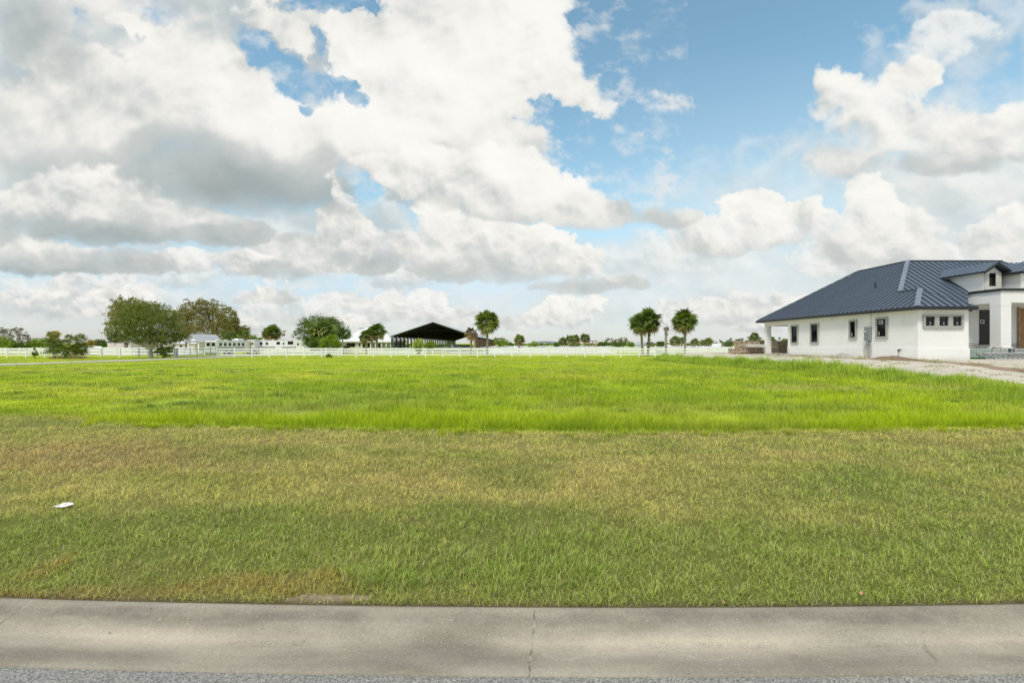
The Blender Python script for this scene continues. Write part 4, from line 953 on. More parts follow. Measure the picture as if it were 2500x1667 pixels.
fence('white cross fence running away to the left of the small palm', [gp(1262, 112), gp(1255, 150)], 2.44)
fence('white cross fence slanting back from the middle of the second fence', [gp(1230, 89), gp(1420, 128)], 2.44)
fence('white cross fence slanting back behind the palm with the orange skirt', [gp(1330, 89), gp(1520, 145)], 2.44)
fence('white cross fence left of the trailers behind the pipe gate', [gp(-20, 76), gp(250, 76), gp(500, 77)], 2.44)
fence('white cross fence slanting back near the crate stacks', [gp(1640, 90), gp(1770, 140)], 2.44)
fence('white paddock fence just behind the first at the right end', [gp(1600, 76), gp(1800, 77)], 2.44)
fence('white cross fence behind the palmetto clump at the left', [gp(-40, 90), gp(470, 92)], 2.44)
fence('white paddock fence beside the horse trailers behind the first fence', [gp(636, 71), gp(835, 72)], 2.6)
fence('white paddock fence in front of the covered arena', [gp(900, 76), gp(1035, 77)], 2.3)

def pipe_gate(px0, px1, D, label, lean=0):
    a = gp(px0, D); b = gp(px1, D); z = gzf(*a)
    t = thing('pipe_gate', label, 'gate', (a[0], a[1], z), 'grey pipe gates across the driveway')
    fr = MB(); br = MB()
    A = lambda u, w_: (a[0]+(b[0]-a[0])*u, a[1]+(b[1]-a[1])*u, z+w_)
    fr.tube([A(0, .15), A(0, 1.2), A(1, 1.2), A(1, .15), A(0, .15)], [.028]*5, 6)
    for w_ in (.36, .57, .78, .99): br.tube([A(0, w_), A(1, w_)], [.019, .019], 5)
    for u in (.33, .66): br.tube([A(u, .15), A(u, 1.2)], [.022, .022], 5)
    fr.build('gate_frame', M['galvanised'], t); br.build('gate_bars', M['galvanised'], t)
pipe_gate(434, 481, 63.2, 'left leaf of the grey pipe gate across the driveway'); pipe_gate(482, 529, 63.2, 'right leaf of the grey pipe gate in front of the trailer doors')
for px, D, lean, lab in ((425, 60.5, .16, 'leaning white gate post on the left of the driveway'), (433, 62.6, .02, 'upright white gate post carrying the left gate leaf')):
    x, y = gp(px, D); z = gzf(x, y); m = MB(); m.bar((x, y, z-.1), (x+lean, y, z+1.25), .15, .15, up=(0, 1, 0)); m.bar((x+lean, y, z+1.25), (x+lean, y, z+1.30), .19, .19, up=(0, 1, 0))
    tag(m.build('gate_post', M['vinyl'], None, loc=(x, y, z)), lab, 'post')
# sign in front of the trailers
x, y = gp(612, 62.3); z = gzf(x, y)
t = thing('diamond_sign', 'mottled yellow brown diamond sign on a thin grey post in front of the trailers', 'sign', (x, y, z))
m = MB(); m.tube([(x, y, z), (x, y, z+2.05)], [.03, .03], 6); m.build('sign_post', M['galvanised'], t)
s_ = .40; zc = 1.6-1.5*62.3/F+.0
m = MB(); m.prism([(x-s_*.72, y-.06, zc), (x, y-.06, zc-s_), (x+s_*.72, y-.06, zc), (x, y-.06, zc+s_)], (0, .02, 0))
m.build('sign_plate', simple('weathered_sign', (.42, .34, .12), .6, .35, 5, col2=(.10, .07, .04)), t)

# ================================================================ trees and plants
GREENS = {
 'oak': leafy('oak_leaves', (.20, .28, .035), (.05, .09, .018), (.30, .24, .08)),
 'oak_mid': leafy('dusty_oak_leaves', (.27, .31, .065), (.085, .12, .03), (.30, .26, .07)),
 'casuarina': leafy('casuarina_foliage', (.44, .41, .13), (.13, .14, .045), (.34, .24, .08)),
 'bright': leafy('bright_leaves', (.34, .44, .045), (.13, .22, .02), (.4, .38, .1)),
 'lime': leafy('yellow_green_plumes', (.50, .56, .12), (.22, .32, .06), (.45, .40, .15)),
 'sabal': leafy('palm_fronds', (.27, .35, .05), (.05, .10, .018), (.34, .25, .12), .25),
 'sabal_pale': leafy('pale_palm_fronds', (.32, .36, .10), (.12, .18, .04), (.38, .30, .17), .25),
 'gold': leafy('golden_leaves', (.52, .38, .08), (.25, .22, .05), (.5, .35, .12)),
 'dead': leafy('dead_fronds', (.30, .20, .12), (.10, .07, .05), (.34, .22, .12), .1),
 'hedge': leafy('hedge_leaves', (.15, .24, .03), (.05, .10, .018), (.3, .28, .08)),
 'far': leafy('far_leaves', (.19, .24, .065), (.08, .12, .04), (.3, .26, .10)),
 'bare': leafy('sparse_grey_twigs', (.42, .38, .33), (.24, .21, .18), (.4, .35, .3), .1),
 'pink': leafy('reddish_dry_growth', (.42, .24, .17), (.22, .13, .09), (.4, .3, .2), .2),
}
def leaf_cloud(lobes, n, size, seed, dry=.0, clump=26, flat=.0, hang=False, shell=.55):
    """leaf-sized faces gathered in sprays over the lobes (cx,cy,cz,rx,ry,rz)"""
    r = rnd(1, seed); lb = np.array(lobes, float)
    w = lb[:, 3]*lb[:, 4]**.5*lb[:, 5]; w = w/w.sum()
    nc = max(3, n//clump); k = r.choice(len(lb), nc, p=w)
    d = r.normal(size=(nc, 3)); d /= np.linalg.norm(d, axis=1)[:, None]
    rad = (shell+(1.04-shell)*r.uniform(0, 1, nc)**.6)
    C = lb[k, :3]+d*lb[k, 3:]*rad[:, None]
    spread = np.cbrt(lb[k, 3]*lb[k, 4]*lb[k, 5])*r.uniform(.10, .24, nc)
    sh = r.uniform(0, 1, nc)
    j = r.integers(0, nc, n)
    off = r.normal(size=(n, 3))*spread[j][:, None]; off[:, 2] *= .62
    P = C[j]+off
    a = r.normal(size=(n, 3)); a /= np.linalg.norm(a, axis=1)[:, None]
    if hang: a[:, 2] = -np.abs(a[:, 2])*2.2; a /= np.linalg.norm(a, axis=1)[:, None]
    b = np.cross(a, r.normal(size=(n, 3))); b /= np.linalg.norm(b, axis=1)[:, None]
    s = size*r.uniform(.6, 1.35, n)[:, None]
    V = np.stack([P-a*s*.6, P+b*s*.30, P+a*s*.6, P-b*s*.30], 1).reshape(-1, 3)
    Q = np.arange(n*4).reshape(n, 4)
    tint = np.clip(.45*sh[j]+.55*r.uniform(0, 1, n), 0, 1)
    dr = (r.uniform(0, 1, n) < dry*(.3+1.4*sh[j]))*r.uniform(.4, 1, n)
    return V, Q, dict(tint=np.repeat(tint, 4), dry=np.repeat(dr, 4))
def limbs(m, base, lobes, seed, r0, split=.35, bend=.3, k=7, twigs=3):
    rr = random.Random(seed); b = Vector(base); top = Vector((sum(l[0] for l in lobes)/len(lobes), sum(l[1] for l in lobes)/len(lobes), 0))
    zt_ = sum(l[2] for l in lobes)/len(lobes); fork = Vector((b.x+(top.x-b.x)*.15, b.y, b.z+(zt_-b.z)*split))
    m.tube([b-Vector((0, 0, .15)), b+Vector((0, 0, .25)), (b+fork)/2+Vector((rr.uniform(-.1, .1), 0, 0)), fork], [r0*1.5, r0*1.12, r0, r0*.85], k)
    for l in lobes:
        c = Vector(l[:3]); mid = fork.lerp(c, .5)+Vector((rr.uniform(-bend, bend), rr.uniform(-bend, bend), rr.uniform(-.1, .5)*bend))
        m.tube([fork, mid, c], [r0*.62, r0*.4, r0*.16], 6)
        for q in range(twigs):
            d = Vector((rr.gauss(0, 1), rr.gauss(0, 1), abs(rr.gauss(0, .9)))).normalized(); e = c+Vector((d.x*l[3], d.y*l[4], d.z*l[5]))*.85
            m.tube([mid.lerp(c, rr.uniform(.2, 1)), c.lerp(e, .5)+Vector((0, 0, .1)), e], [r0*.22, r0*.14, r0*.05], 4)
def tree(name, label, cat, px, D, lobes, n, size, mat, seed, trunk_r=.2, bark='bark', group=None, dry=0, crown='crown', split=.35, twigs=3, shell=.55, clump=26, hang=False):
    """lobes given as (px, py, half width px, half height px) at distance D, with an optional depth offset"""
    x, y = gp(px, D); z = gzf(x, y); s = D/F
    t = thing(name, label, cat, (x, y, z), group); r = random.Random(seed); L3 = []
    for l in lobes:
        dy = l[4] if len(l) > 4 else r.uniform(-.35, .35)*l[2]*s
        Dl = D+dy; L3.append(((l[0]-CX)*Dl/F, Dl, zt(l[1], Dl), l[2]*s*.92, l[2]*s*.8, l[3]*s*.95))
    if trunk_r: 
        m = MB(); limbs(m, (x, y, z), L3, seed, trunk_r, split, twigs=twigs); m.build('trunk', M[bark], t)
    V, Q, A = leaf_cloud(L3, n, size, seed, dry, clump, shell=shell, hang=hang)
    np_mesh(crown, V, Q, GREENS[mat], t, A)
    return t
def palm_crown(c, R, n, seed, droop=.5, low=-.7, dead=.22, seg=17, upright=0.0, open_=1.0):
    """fan leaves on stalks around the growing point c; R = crown radius"""
    r = rnd(1, seed); Vs = []; Ts = []; tint = []; dry = []; cnt = 0; PV = MB()
    for i in range(n):
        f = (i+.5)/n; az = i*2.39996+r.normal(0, .2)
        el = math.asin(np.clip(low+(1-low)*f, -1, 1))*(1-upright)+upright*1.1+r.normal(0, .08)
        isd = f < dead
        L0 = R*r.uniform(.36, .54); Rf = R*r.uniform(.46, .60)
        d = np.array([math.cos(az)*math.cos(el), math.sin(az)*math.cos(el), math.sin(el)])
        p = c+d*L0+np.array([0, 0, -.10*R*droop])
        PV.tube([tuple(c), tuple((c+p)/2+np.array([0, 0, .04*R])), tuple(p)], [.022*R/2, .016*R/2, .012*R/2], 4)
        sd = np.cross(d, [0, 0, 1.0]); sd = sd/(np.linalg.norm(sd)+1e-6); up = np.cross(sd, d)
        tw = r.normal(0, .5); s2 = sd*math.cos(tw)+up*math.sin(tw); u2 = np.cross(s2, d)
        q_ = r.uniform(.78, 1.16); L0 *= q_; Rf *= q_; tn = np.clip(r.uniform(0, 1), 0, 1); dv = r.uniform(.55, 1) if isd else r.uniform(0, .18)*(1-f)
        for j in range(seg):
            th = (j/(seg-1)-.5)*math.radians(230)*open_+r.normal(0, .05)
            e = d*math.cos(th)+s2*math.sin(th)
            ln = Rf*(1-.22*abs(th)/2)*r.uniform(.85, 1.1)
            w = np.cross(e, u2)*Rf*.068
            mid = p+e*ln*.55+u2*.03*R; tip = p+e*ln+np.array([0, 0, -droop*ln*r.uniform(.25, .6)])
            Vs += [p-w*.3, p+w*.3, mid-w, mid+w, tip]
            k = cnt*5; Ts += [(k, k+1, k+3), (k, k+3, k+2), (k+2, k+3, k+4)]; cnt += 1
            tint += [tn*r.uniform(.7, 1)]*5; dry += [dv]*5
    return np.array(Vs), np.array(Ts), dict(tint=np.array(tint), dry=np.array(dry)), PV
def palm(label, px, D, py_top, py_low, half, seed, mat='sabal', n=40, base_py=None, lean=0, trunk_r=.17, group='cabbage palms', name='cabbage_palm', droop=.42, low=-.93, dead=.2, boots=True, px_top=None, trunk='palm_trunk', vine=False):
    """crown between picture heights py_top..py_low, half width in picture units, standing at px on the ground at distance D"""
    x, y = gp(px, D); z = gzf(x, y); s = D/F
    t = thing(name, label, 'palm', (x, y, z), group)
    cx_ = ((px_top if px_top is not None else px)-CX)*D/F
    R = half*s*1.12; zc = zt(py_top+(py_low-py_top)*.46, D)
    cz = max(z+.3, zc); r = random.Random(seed)
    m = MB(); ks = 7; pts = []; rad = []
    for i in range(ks+1):
        f = i/ks; pts.append((x+(cx_-x)*f+.05*math.sin(f*3+seed), y, z-.15+(cz-z+.1)*f)); rad.append(trunk_r*(1.18 if i == 0 else 1)*(1-.12*f)*r.uniform(.95, 1.05))
    m.tube(pts, rad, 9)
    if boots:
        for q in range(26):       # old leaf bases under the crown
            f = r.uniform(.72, .98); a = r.uniform(0, 6.28); zz = z+(cz-z)*f; bx = x+(cx_-x)*f
            m.bar((bx+trunk_r*.7*math.cos(a), y+trunk_r*.7*math.sin(a), zz), (bx+trunk_r*1.7*math.cos(a), y+trunk_r*1.7*math.sin(a), zz+.22), .06, .03)
    m.build('trunk', M[trunk], t)
    V, T, A, PV = palm_crown(np.array([cx_, y, cz]), R*1.08, int(n*1.35), seed, droop, low, dead)
    np_mesh('crown', V, T, GREENS[mat], t, A)
    PV.build('frond_stalks', M['palm_stalk'], t)
    if vine:
        V, Q, A = leaf_cloud([(x+.1, y-.1, z+1.9+.9*q, .42, .42, .5) for q in range(4)], 500, .13, seed+3); np_mesh('climbing_vine', V, Q, GREENS['bright'], t, A)
    return t
M['palm_stalk'] = simple('palm_stalk', (.26, .27, .12), .7, .15)

def bush(name, label, px, D, lobes, n, size, mat, seed, cat='bush', group=None, dry=0, stems=True, clump=22):
    return tree(name, label, cat, px, D, lobes, n, size, mat, seed, .05 if stems else 0, group=group, dry=dry, crown='foliage', split=.25, twigs=2, shell=.2, clump=clump)

def sand_ring(name, quad, mat):
    c = np.array([gp(*p) for p in quad], float); U, V_ = np.meshgrid(np.linspace(0, 1, 24), np.linspace(0, 1, 16))
    XY = (c[0]*(1-U[..., None])+c[1]*U[..., None])*(1-V_[..., None])+(c[3]*(1-U[..., None])+c[2]*U[..., None])*V_[..., None]
    Z = gz(XY[..., 0], XY[..., 1])+.035; i = np.arange(Z.size).reshape(Z.shape)
    structure(np_mesh(name, np.concatenate([XY, Z[..., None]], -1).reshape(-1, 3), np.stack([i[:-1, :-1], i[:-1, 1:], i[1:, 1:], i[1:, :-1]], -1).reshape(-1, 4), mat, smooth=True))
ring_sand = simple('white_riding_sand', (.74, .74, .78), .9, .05, .3)
sand_ring('riding_ring', [(1090, 94), (1505, 94), (1480, 160), (1180, 160)], ring_sand)
sand_ring('riding_ring', [(1560, 96), (1830, 96), (1800, 150), (1600, 150)], ring_sand)
sand_ring('paddock_sand', [(190, 78), (470, 78), (500, 108), (230, 108)], ring_sand)
# -- left group
tree('broad_tree', 'broad dusty green tree standing in front of the white fence at the left', 'tree', 368, 60,
     [(352, 790, 62, 36), (300, 806, 36, 28), (400, 800, 46, 36), (372, 762, 44, 24), (430, 812, 28, 24), (330, 768, 34, 24), (410, 772, 32, 22), (282, 822, 20, 14), (305, 824, 34, 16), (352, 822, 46, 16), (402, 824, 40, 16), (435, 824, 20, 14), (352, 770, 50, 26)], 24000, .17, 'oak_mid', 41, .26, split=.30, bark='pale_bark', dry=.10, twigs=5)
G_ = 'tall trees behind the broad tree'
tree('casuarina_tree', 'tall feathery olive tree rising left behind the broad tree', 'tree', 305, 96,
     [(300, 770, 34, 32), (312, 746, 26, 22), (290, 742, 22, 18), (340, 752, 28, 20), (330, 775, 34, 28), (275, 800, 16, 28), (280, 765, 16, 22), (372, 758, 22, 18), (266, 788, 10, 6), (318, 732, 12, 12), (296, 728, 8, 10), (352, 744, 12, 10), (385, 745, 12, 10), (395, 770, 16, 20)], 13000, .24, 'casuarina', 42, .3, group=G_, dry=.25, hang=True, shell=.3)
for i, (px, lobes, lb) in enumerate(((455, [(458, 760, 22, 24), (452, 742, 10, 12), (478, 738, 12, 10), (470, 790, 34, 40), (445, 775, 22, 28), (488, 748, 22, 18), (436, 800, 18, 26)], 'tallest brown green tree of the clump right of the broad tree'),
     (520, [(520, 775, 30, 32), (505, 752, 24, 20), (522, 740, 12, 9), (498, 736, 10, 8), (553, 752, 10, 9), (540, 760, 26, 22), (532, 805, 36, 30), (552, 790, 22, 26)], 'brown green tree in the middle of the clump behind the pavilion'),
     (570, [(565, 760, 14, 12), (572, 780, 12, 14), (562, 800, 26, 26), (585, 810, 20, 22), (600, 805, 10, 14)], 'lower brown green tree at the right end of the clump behind the trailers'))):
    tree('casuarina_tree', lb, 'tree', px, 104+3*i, lobes, 9500-2000*(i == 2), .25, 'casuarina', 43+i, .28, group=G_, dry=.35, hang=True, shell=.35)
bush('palmetto_clump', 'large palmetto thicket with rusty dead fronds at the left in front of the fence', 160, 60, [(160, 858, 40, 14), (140, 850, 24, 14), (185, 850, 20, 14)], 2200, .16, 'oak', 51, dry=.15)
pt = [o for o in COL.objects if o.get('label', '').startswith('large palmetto')][0]
Vs = []; Ts = []; ts_ = []; ds_ = []; c0 = 0; PVm = MB(); rr = random.Random(5)
for q in range(30):
    px = rr.uniform(118, 206); py = rr.uniform(818, 860); D = 60+rr.uniform(-1.5, .5)
    V, T, A, PV = palm_crown(np.array([(px-CX)*D/F, D, zt(py+6, D)]), 14*D/F*rr.uniform(.8, 1.2), 13, 600+q, .35, -.2, .35 if rr.random() < .45 else .08, 11)
    Vs.append(V); Ts.append(T+c0); c0 += len(V); ts_.append(A['tint']); ds_.append(A['dry'])
np_mesh('fan_fronds', np.concatenate(Vs), np.concatenate(Ts), GREENS['sabal'], pt, dict(tint=np.concatenate(ts_), dry=np.concatenate(ds_)))
palm('small palm with golden fronds poking above the left side of the palmetto thicket', 131, 66, 806, 832, 14, 52, 'gold', 20, group=None, dead=.3)
bush('dry_growth', 'low reddish dry growth at the foot of the palmetto thicket', 178, 57.5, [(150, 874, 24, 3), (185, 874, 26, 4), (130, 875, 14, 3)], 1500, .13, 'pink', 53, stems=False)
bush('sapling', 'small dark sapling in front of the fence left of the palmetto thicket', 85, 60, [(85, 862, 8, 9), (84, 853, 5, 5)], 500, .14, 'oak', 54)
V_ = bush('palmetto_bush', 'round spiky palmetto bush right of the broad tree trunk', 399, 60, [(400, 860, 22, 11)], 900, .16, 'oak', 55)
Vs = []; Ts = []; ts_ = []; ds_ = []; c0 = 0
for q in range(9):
    px = rr.uniform(382, 418); D = 60+rr.uniform(-1, .5)
    V, T, A, PV = palm_crown(np.array([(px-CX)*D/F, D, zt(862-rr.uniform(0, 8), D)]), 14*D/F, 12, 650+q, .1, .0, .05, 9, upright=.4)
    Vs.append(V); Ts.append(T+c0); c0 += len(V); ts_.append(A['tint']); ds_.append(A['dry'])
np_mesh('fan_fronds', np.concatenate(Vs), np.concatenate(Ts), GREENS['sabal'], V_, dict(tint=np.concatenate(ts_), dry=np.concatenate(ds_)))
tree('bare_tree', 'half bare grey tree at the far left edge', 'tree', 14, 92, [(14, 820, 18, 16), (26, 812, 12, 12), (6, 808, 12, 12), (2, 830, 14, 12)], 1500, .2, 'bare', 56, .14, dry=.2, twigs=9)
tree('bare_tree', 'thin half bare tree with a pale leaning stem near the left edge', 'tree', 44, 92, [(52, 812, 12, 12), (40, 806, 8, 9), (58, 826, 12, 14)], 1300, .2, 'bare', 57, .13, bark='pale_bark', twigs=9)
for i, (px, D, lobes, mt_, lb) in enumerate((
    (8, 88, [(8, 838, 22, 15), (-14, 835, 18, 16)], 'bright', 'bright green bush at the left edge behind the fence'),
    (52, 90, [(52, 846, 20, 12), (35, 848, 14, 11)], 'hedge', 'dark green bush behind the fence under the bare trees'),
    (92, 92, [(95, 838, 22, 14), (75, 843, 14, 10)], 'bright', 'rounded bright bush left of the palmetto thicket'),
    (125, 95, [(122, 832, 20, 9), (140, 838, 20, 10)], 'hedge', 'dark bush behind the left side of the palmetto thicket'),
    (226, 110, [(222, 838, 14, 9), (212, 842, 12, 8)], 'gold', 'golden brown bush right of the palmetto thicket'),
    (245, 112, [(243, 836, 18, 8), (256, 842, 12, 7)], 'hedge', 'green bush between the palmetto thicket and the ribbed barn'))):
    bush('shrub', lb, px, D, lobes, 1700, .22, mt_, 60+i, group='shrubs behind the left fence')
def treeline(label, px0, px1, D, top, seed, mat, name='tree_line', n=9000, jag=3.5, hump=None):
    r = random.Random(seed); L = []
    px = px0
    while px < px1:
        w_ = r.uniform(7, 15); tp = top(px) if callable(top) else top
        hh = (848-tp)*.5*r.uniform(.8, 1.15); L.append((px, 848-hh+r.uniform(-1, 1)*jag*.3, w_, hh)); px += w_*r.uniform(.5, .9)
    s = D/F; L3 = [((l[0]-CX)*D/F, D+r.uniform(-3, 3), zt(l[1], D), l[2]*s, l[2]*s, l[3]*s) for l in L]
    V, Q, A = leaf_cloud(L3, n, .42*D/150, seed, .12, 22, shell=.3)
    tag(np_mesh(name, V, Q, GREENS[mat], None, A, loc=((px0+px1-2*CX)/2*s, D, -.5)), label, 'tree line', kind='stuff')
treeline('distant line of bushes and trees behind the barns at the left', -200, 700, 190, lambda p: 838 if p > 100 else 832, 70, 'far', n=9000)
treeline('distant low tree line across the middle behind the covered arena', 690, 1250, 210, 841, 71, 'far', n=6000)
treeline('distant line of bushes behind the white paddocks right of centre', 1235, 1700, 185, lambda p: 838+2*math.sin(p*.05), 72, 'hedge', n=9000)
treeline('taller distant tree line at the right behind the crates and the porch', 1690, 2250, 165, lambda p: 832-7*min(1, max(0, (p-1700)/110)), 73, 'far', n=12000)
# trees inside the property
palm('cabbage palm behind the right end of the first trailer roof', 653, 88, 801, 830, 15, 80, n=30, dead=.35)
palm('taller cabbage palm behind the second trailer with brown skirt', 666, 88, 796, 832, 21, 81, n=38, dead=.35)
palm('small palm tucked beside the brown tree clump behind the first trailer', 595, 92, 806, 832, 14, 82, 'sabal', 24)
for i, (px, lobes, mt_, lb) in enumerate(((616, [(612, 824, 16, 8), (628, 828, 14, 6)], 'bright', 'bright green bush above the first trailer roof'), (560, [(560, 820, 20, 14)], 'far', 'grey green bush above the first trailer left of the small palm'))):
    bush('shrub', lb, px, 94, lobes, 1200, .22, mt_, 84+i, group='shrubs behind the trailers')
tree('bare_tree', 'thin bare reddish tree beside the palms left of the grey roof', 'tree', 688, 120, [(686, 812, 12, 9)], 500, .2, 'pink', 86, .1, twigs=8)
tree('oak_tree', 'wide dark green oak behind the bushes left of the stable house', 'tree', 776, 88,
     [(785, 800, 50, 24), (735, 818, 22, 14), (770, 788, 36, 16), (815, 793, 30, 16), (838, 812, 20, 18), (750, 800, 26, 18), (800, 782, 26, 10), (850, 822, 9, 10)], 12000, .2, 'oak', 87, .26, group=None, twigs=5)
tree('slim_tree', 'pale trunked tree at the right edge of the dark oak crown', 'tree', 838, 84, [(838, 815, 17, 14), (828, 808, 14, 12)], 2200, .2, 'oak', 88, .13, bark='pale_bark', split=.5)
palm('pale drooping palm in front of the dark oak', 789, 80, 787, 836, 34, 89, 'sabal_pale', 46, droop=.7, low=-.8, group=None, dead=.12)
bush('broad_bush', 'pale green loose bush at the left below the dark oak', 762, 76, [(762, 838, 24, 16), (748, 830, 13, 10), (775, 848, 20, 10)], 3600, .17, 'hedge', 90, dry=.1)
bush('broad_bush', 'bright green rounded bush at the right below the dark oak', 805, 75, [(806, 834, 26, 17), (822, 842, 14, 12), (790, 846, 18, 10), (812, 822, 13, 8)], 4600, .17, 'bright', 91)
bush('shrub', 'small dark shrub in front of the stable house windows', 846, 86, [(846, 848, 9, 6)], 500, .16, 'hedge', 92)
bush('shrub', 'small green shrub caught in the first fence left of centre', 803, 62.5, [(803, 868, 9, 5)], 350, .14, 'oak', 93, stems=False)
palm('leftmost cabbage palm of the three in front of the stable house', 893, 80, 806, 838, 17, 94, n=34, dead=.3, group='palms by the stable house')
palm('middle cabbage palm of the three in front of the stable house', 910, 80, 797, 836, 18, 95, n=34, dead=.3, group='palms by the stable house', px_top=907)
palm('tallest cabbage palm of the three in front of the stable house', 919, 80.5, 787, 832, 22, 96, n=40, dead=.25, group='palms by the stable house', px_top=922)
# plume-like yellow green tree before the arena
x, y = gp(1022, 74); z = gzf(x, y)
t = thing('plume_tree', 'pale yellow green tree with upright feathery plumes in front of the dark arena roof', 'tree', (x, y, z)); m = MB(); r = rnd(1, 97); VV = []; tn = []; dr = []
rq = random.Random(97)
for q in range(46):
    a = rq.uniform(0, 6.28); rad = rq.uniform(.1, 1.35)*(.2+.8*rq.random()); hh = (2.75-.42*rad*rad)*rq.uniform(.75, 1.04)
    ex, ey = x+rad*math.cos(a), y+rad*math.sin(a)*.9
    m.tube([(x+.1*math.cos(a), y+.1*math.sin(a), z), (x+(ex-x)*.55, y+(ey-y)*.55, z+hh*.5), (ex, ey, z+hh)], [.03, .02, .008], 4)
    n = 130; f = r.uniform(.25, 1.0, n); cx_ = x+(ex-x)*(f**.9); cy_ = y+(ey-y)*(f**.9)
    P = np.stack([cx_, cy_, z+hh*f], -1)+r.normal(0, .07, (n, 3)); a3 = r.normal(0, .5, (n, 3)); a3[:, 2] = 1; a3 /= np.linalg.norm(a3, axis=1)[:, None]
    b3 = np.cross(a3, r.normal(size=(n, 3))); b3 /= np.linalg.norm(b3, axis=1)[:, None]
    VV.append(np.stack([P-a3*.09, P+b3*.03, P+a3*.09, P-b3*.03], 1).reshape(-1, 3)); tn.append(np.repeat(np.clip(f*.9+r.uniform(-.25, .2, n), 0, 1), 4))
V = np.concatenate(VV); m.build('stems', M['pale_bark'], t)
np_mesh('plumes', V, np.arange(len(V)).reshape(-1, 4), GREENS['lime'], t, dict(tint=np.concatenate(tn), dry=np.zeros(len(V))))
bush('shrub', 'bright green rounded shrub just right of the plume tree', 1048, 79, [(1050, 842, 13, 11), (1040, 846, 8, 8)], 1900, .16, 'bright', 98)
palm('short dying palm with rusty hanging fronds left of the tall palm', 1150, 73, 800, 826, 17, 99, 'dead', 20, droop=.95, low=-.95, dead=.55, group=None, name='dying_palm')
palm('tall cabbage palm with full green crown right of the covered arena', 1189, 73, 752, 820, 31, 100, n=48, dead=.12, droop=.5, trunk_r=.2, group=None)
for i, (px, lb) in enumerate(((1100, 'golden palm seen under the arena roof near its far end'), (960, 'golden palm seen between the left arena posts'), (985, 'second golden palm seen between the left arena posts'))):
    palm(lb, px, 205, 826, 848, 12 if i == 0 else 10, 101+i, 'gold', 22, group='golden palms behind the arena', dead=.4)
tree('round_tree', 'rounded bright green tree right of the arena posts', 'tree', 1227, 128, [(1226, 836, 16, 11), (1215, 832, 11, 9)], 2400, .26, 'bright', 104, .14)
palm('small cabbage palm right of the arena with a brown skirt', 1267, 104, 815, 848, 15, 105, 'sabal', 34, dead=.4, low=-.9, group='small palms beyond the white paddocks', px_top=1268)
for i, (px, top, low, hw) in enumerate(((1374, 823, 846, 11), (1391, 818, 838, 12), (1405, 818, 838, 12), (1428, 812, 840, 14), (1648, 822, 842, 14), (1665, 822, 842, 11), (1697, 826, 846, 11), (1729, 826, 846, 12), (1841, 811, 833, 11), (1884, 818, 842, 9))):
    lbs = ['leftmost of three clustered palms right of centre', 'middle of three clustered palms right of centre', 'rightmost of three clustered palms right of centre', 'lone round palm with orange trunk skirt right of the cluster of three',
           'pale palm between the dead stump and the right hand tall palm', 'pale palm just behind the trunk of the right hand tall palm', 'small round palm left of the white roofed sheds', 'small round palm in front of the white roofed sheds',
           'small palm standing above the crate stacks', 'small palm seen just left of the porch column']
    palm(lbs[i], px, 118+i % 3*3, top, low, hw, 110+i, 'sabal_pale' if i in (4, 5, 6, 7) else 'sabal', 30, group='small palms beyond the white paddocks', dead=.3 if i == 3 else .15, low=-.85)
tree('hazy_tree', 'pale leafless looking tree right of the wooden tower', 'tree', 1492, 150, [(1492, 833, 15, 9), (1505, 836, 10, 7)], 1500, .25, 'far', 125, .12, dry=.5)
tree('hazy_tree', 'second pale tree left of the tall double palm', 'tree', 1521, 150, [(1521, 833, 14, 9)], 1300, .25, 'far', 126, .12, dry=.5)
for i, (px, hw, hh, mt_, lb) in enumerate(((1302, 17, 7, 'bright', 'bright bush right of the small palm'), (1357, 9, 6, 'hedge', 'dark bush left of the three clustered palms'), (1402, 18, 8, 'far', 'olive bush below the three clustered palms'), (1470, 13, 8, 'hedge', 'dark bush right of the wooden tower'),
      (1508, 20, 6, 'hedge', 'dark hedge like bush before the pale trees'), (1540, 10, 7, 'bright', 'yellow green bush left of the double palm trunks'), (1590, 8, 5, 'bright', 'light bush between the double palm trunks and the grey roof'), (1612, 11, 8, 'hedge', 'dark bush left of the dead palm stump'), (1775, 16, 7, 'far', 'olive bush right of the white roofed sheds'), (1862, 12, 8, 'hedge', 'dark bush above the crates beside the porch column'), (1908, 20, 10, 'oak', 'dark green tree seen through the porch opening'))):
    bush('shrub', lb, px, 135, [(px, 848-hh, hw, hh), (px+hw*.4, 848-hh*1.3, hw*.5, hh*.6)], 1100, .26, mt_, 130+i, group='bushes beyond the white paddocks')
# the tall pair, the dead stump and the right hand palm
palm('left trunk of the tall double palm behind the first fence', 1570, 70, 758, 828, 29, 150, n=46, trunk_r=.2, group='tall palms behind the first fence', px_top=1563, dead=.2)
palm('right trunk of the tall double palm, a vine climbing its stem', 1581.5, 71.5, 751, 818, 31, 151, n=50, trunk_r=.2, group='tall palms behind the first fence', px_top=1585, dead=.15, vine=True)
palm('tall single palm with a ragged round crown, right of the dead stump', 1672, 70.5, 752, 818, 32, 152, n=50, trunk_r=.2, group='tall palms behind the first fence', dead=.22)
palm('dead palm stump topped with a few black frond stubs between the tall palms', 1625.5, 70, 797, 814, 8, 153, 'dead', 9, trunk_r=.2, name='dead_palm', group=None, droop=.7, low=-.1, dead=.5, px_top=1627)

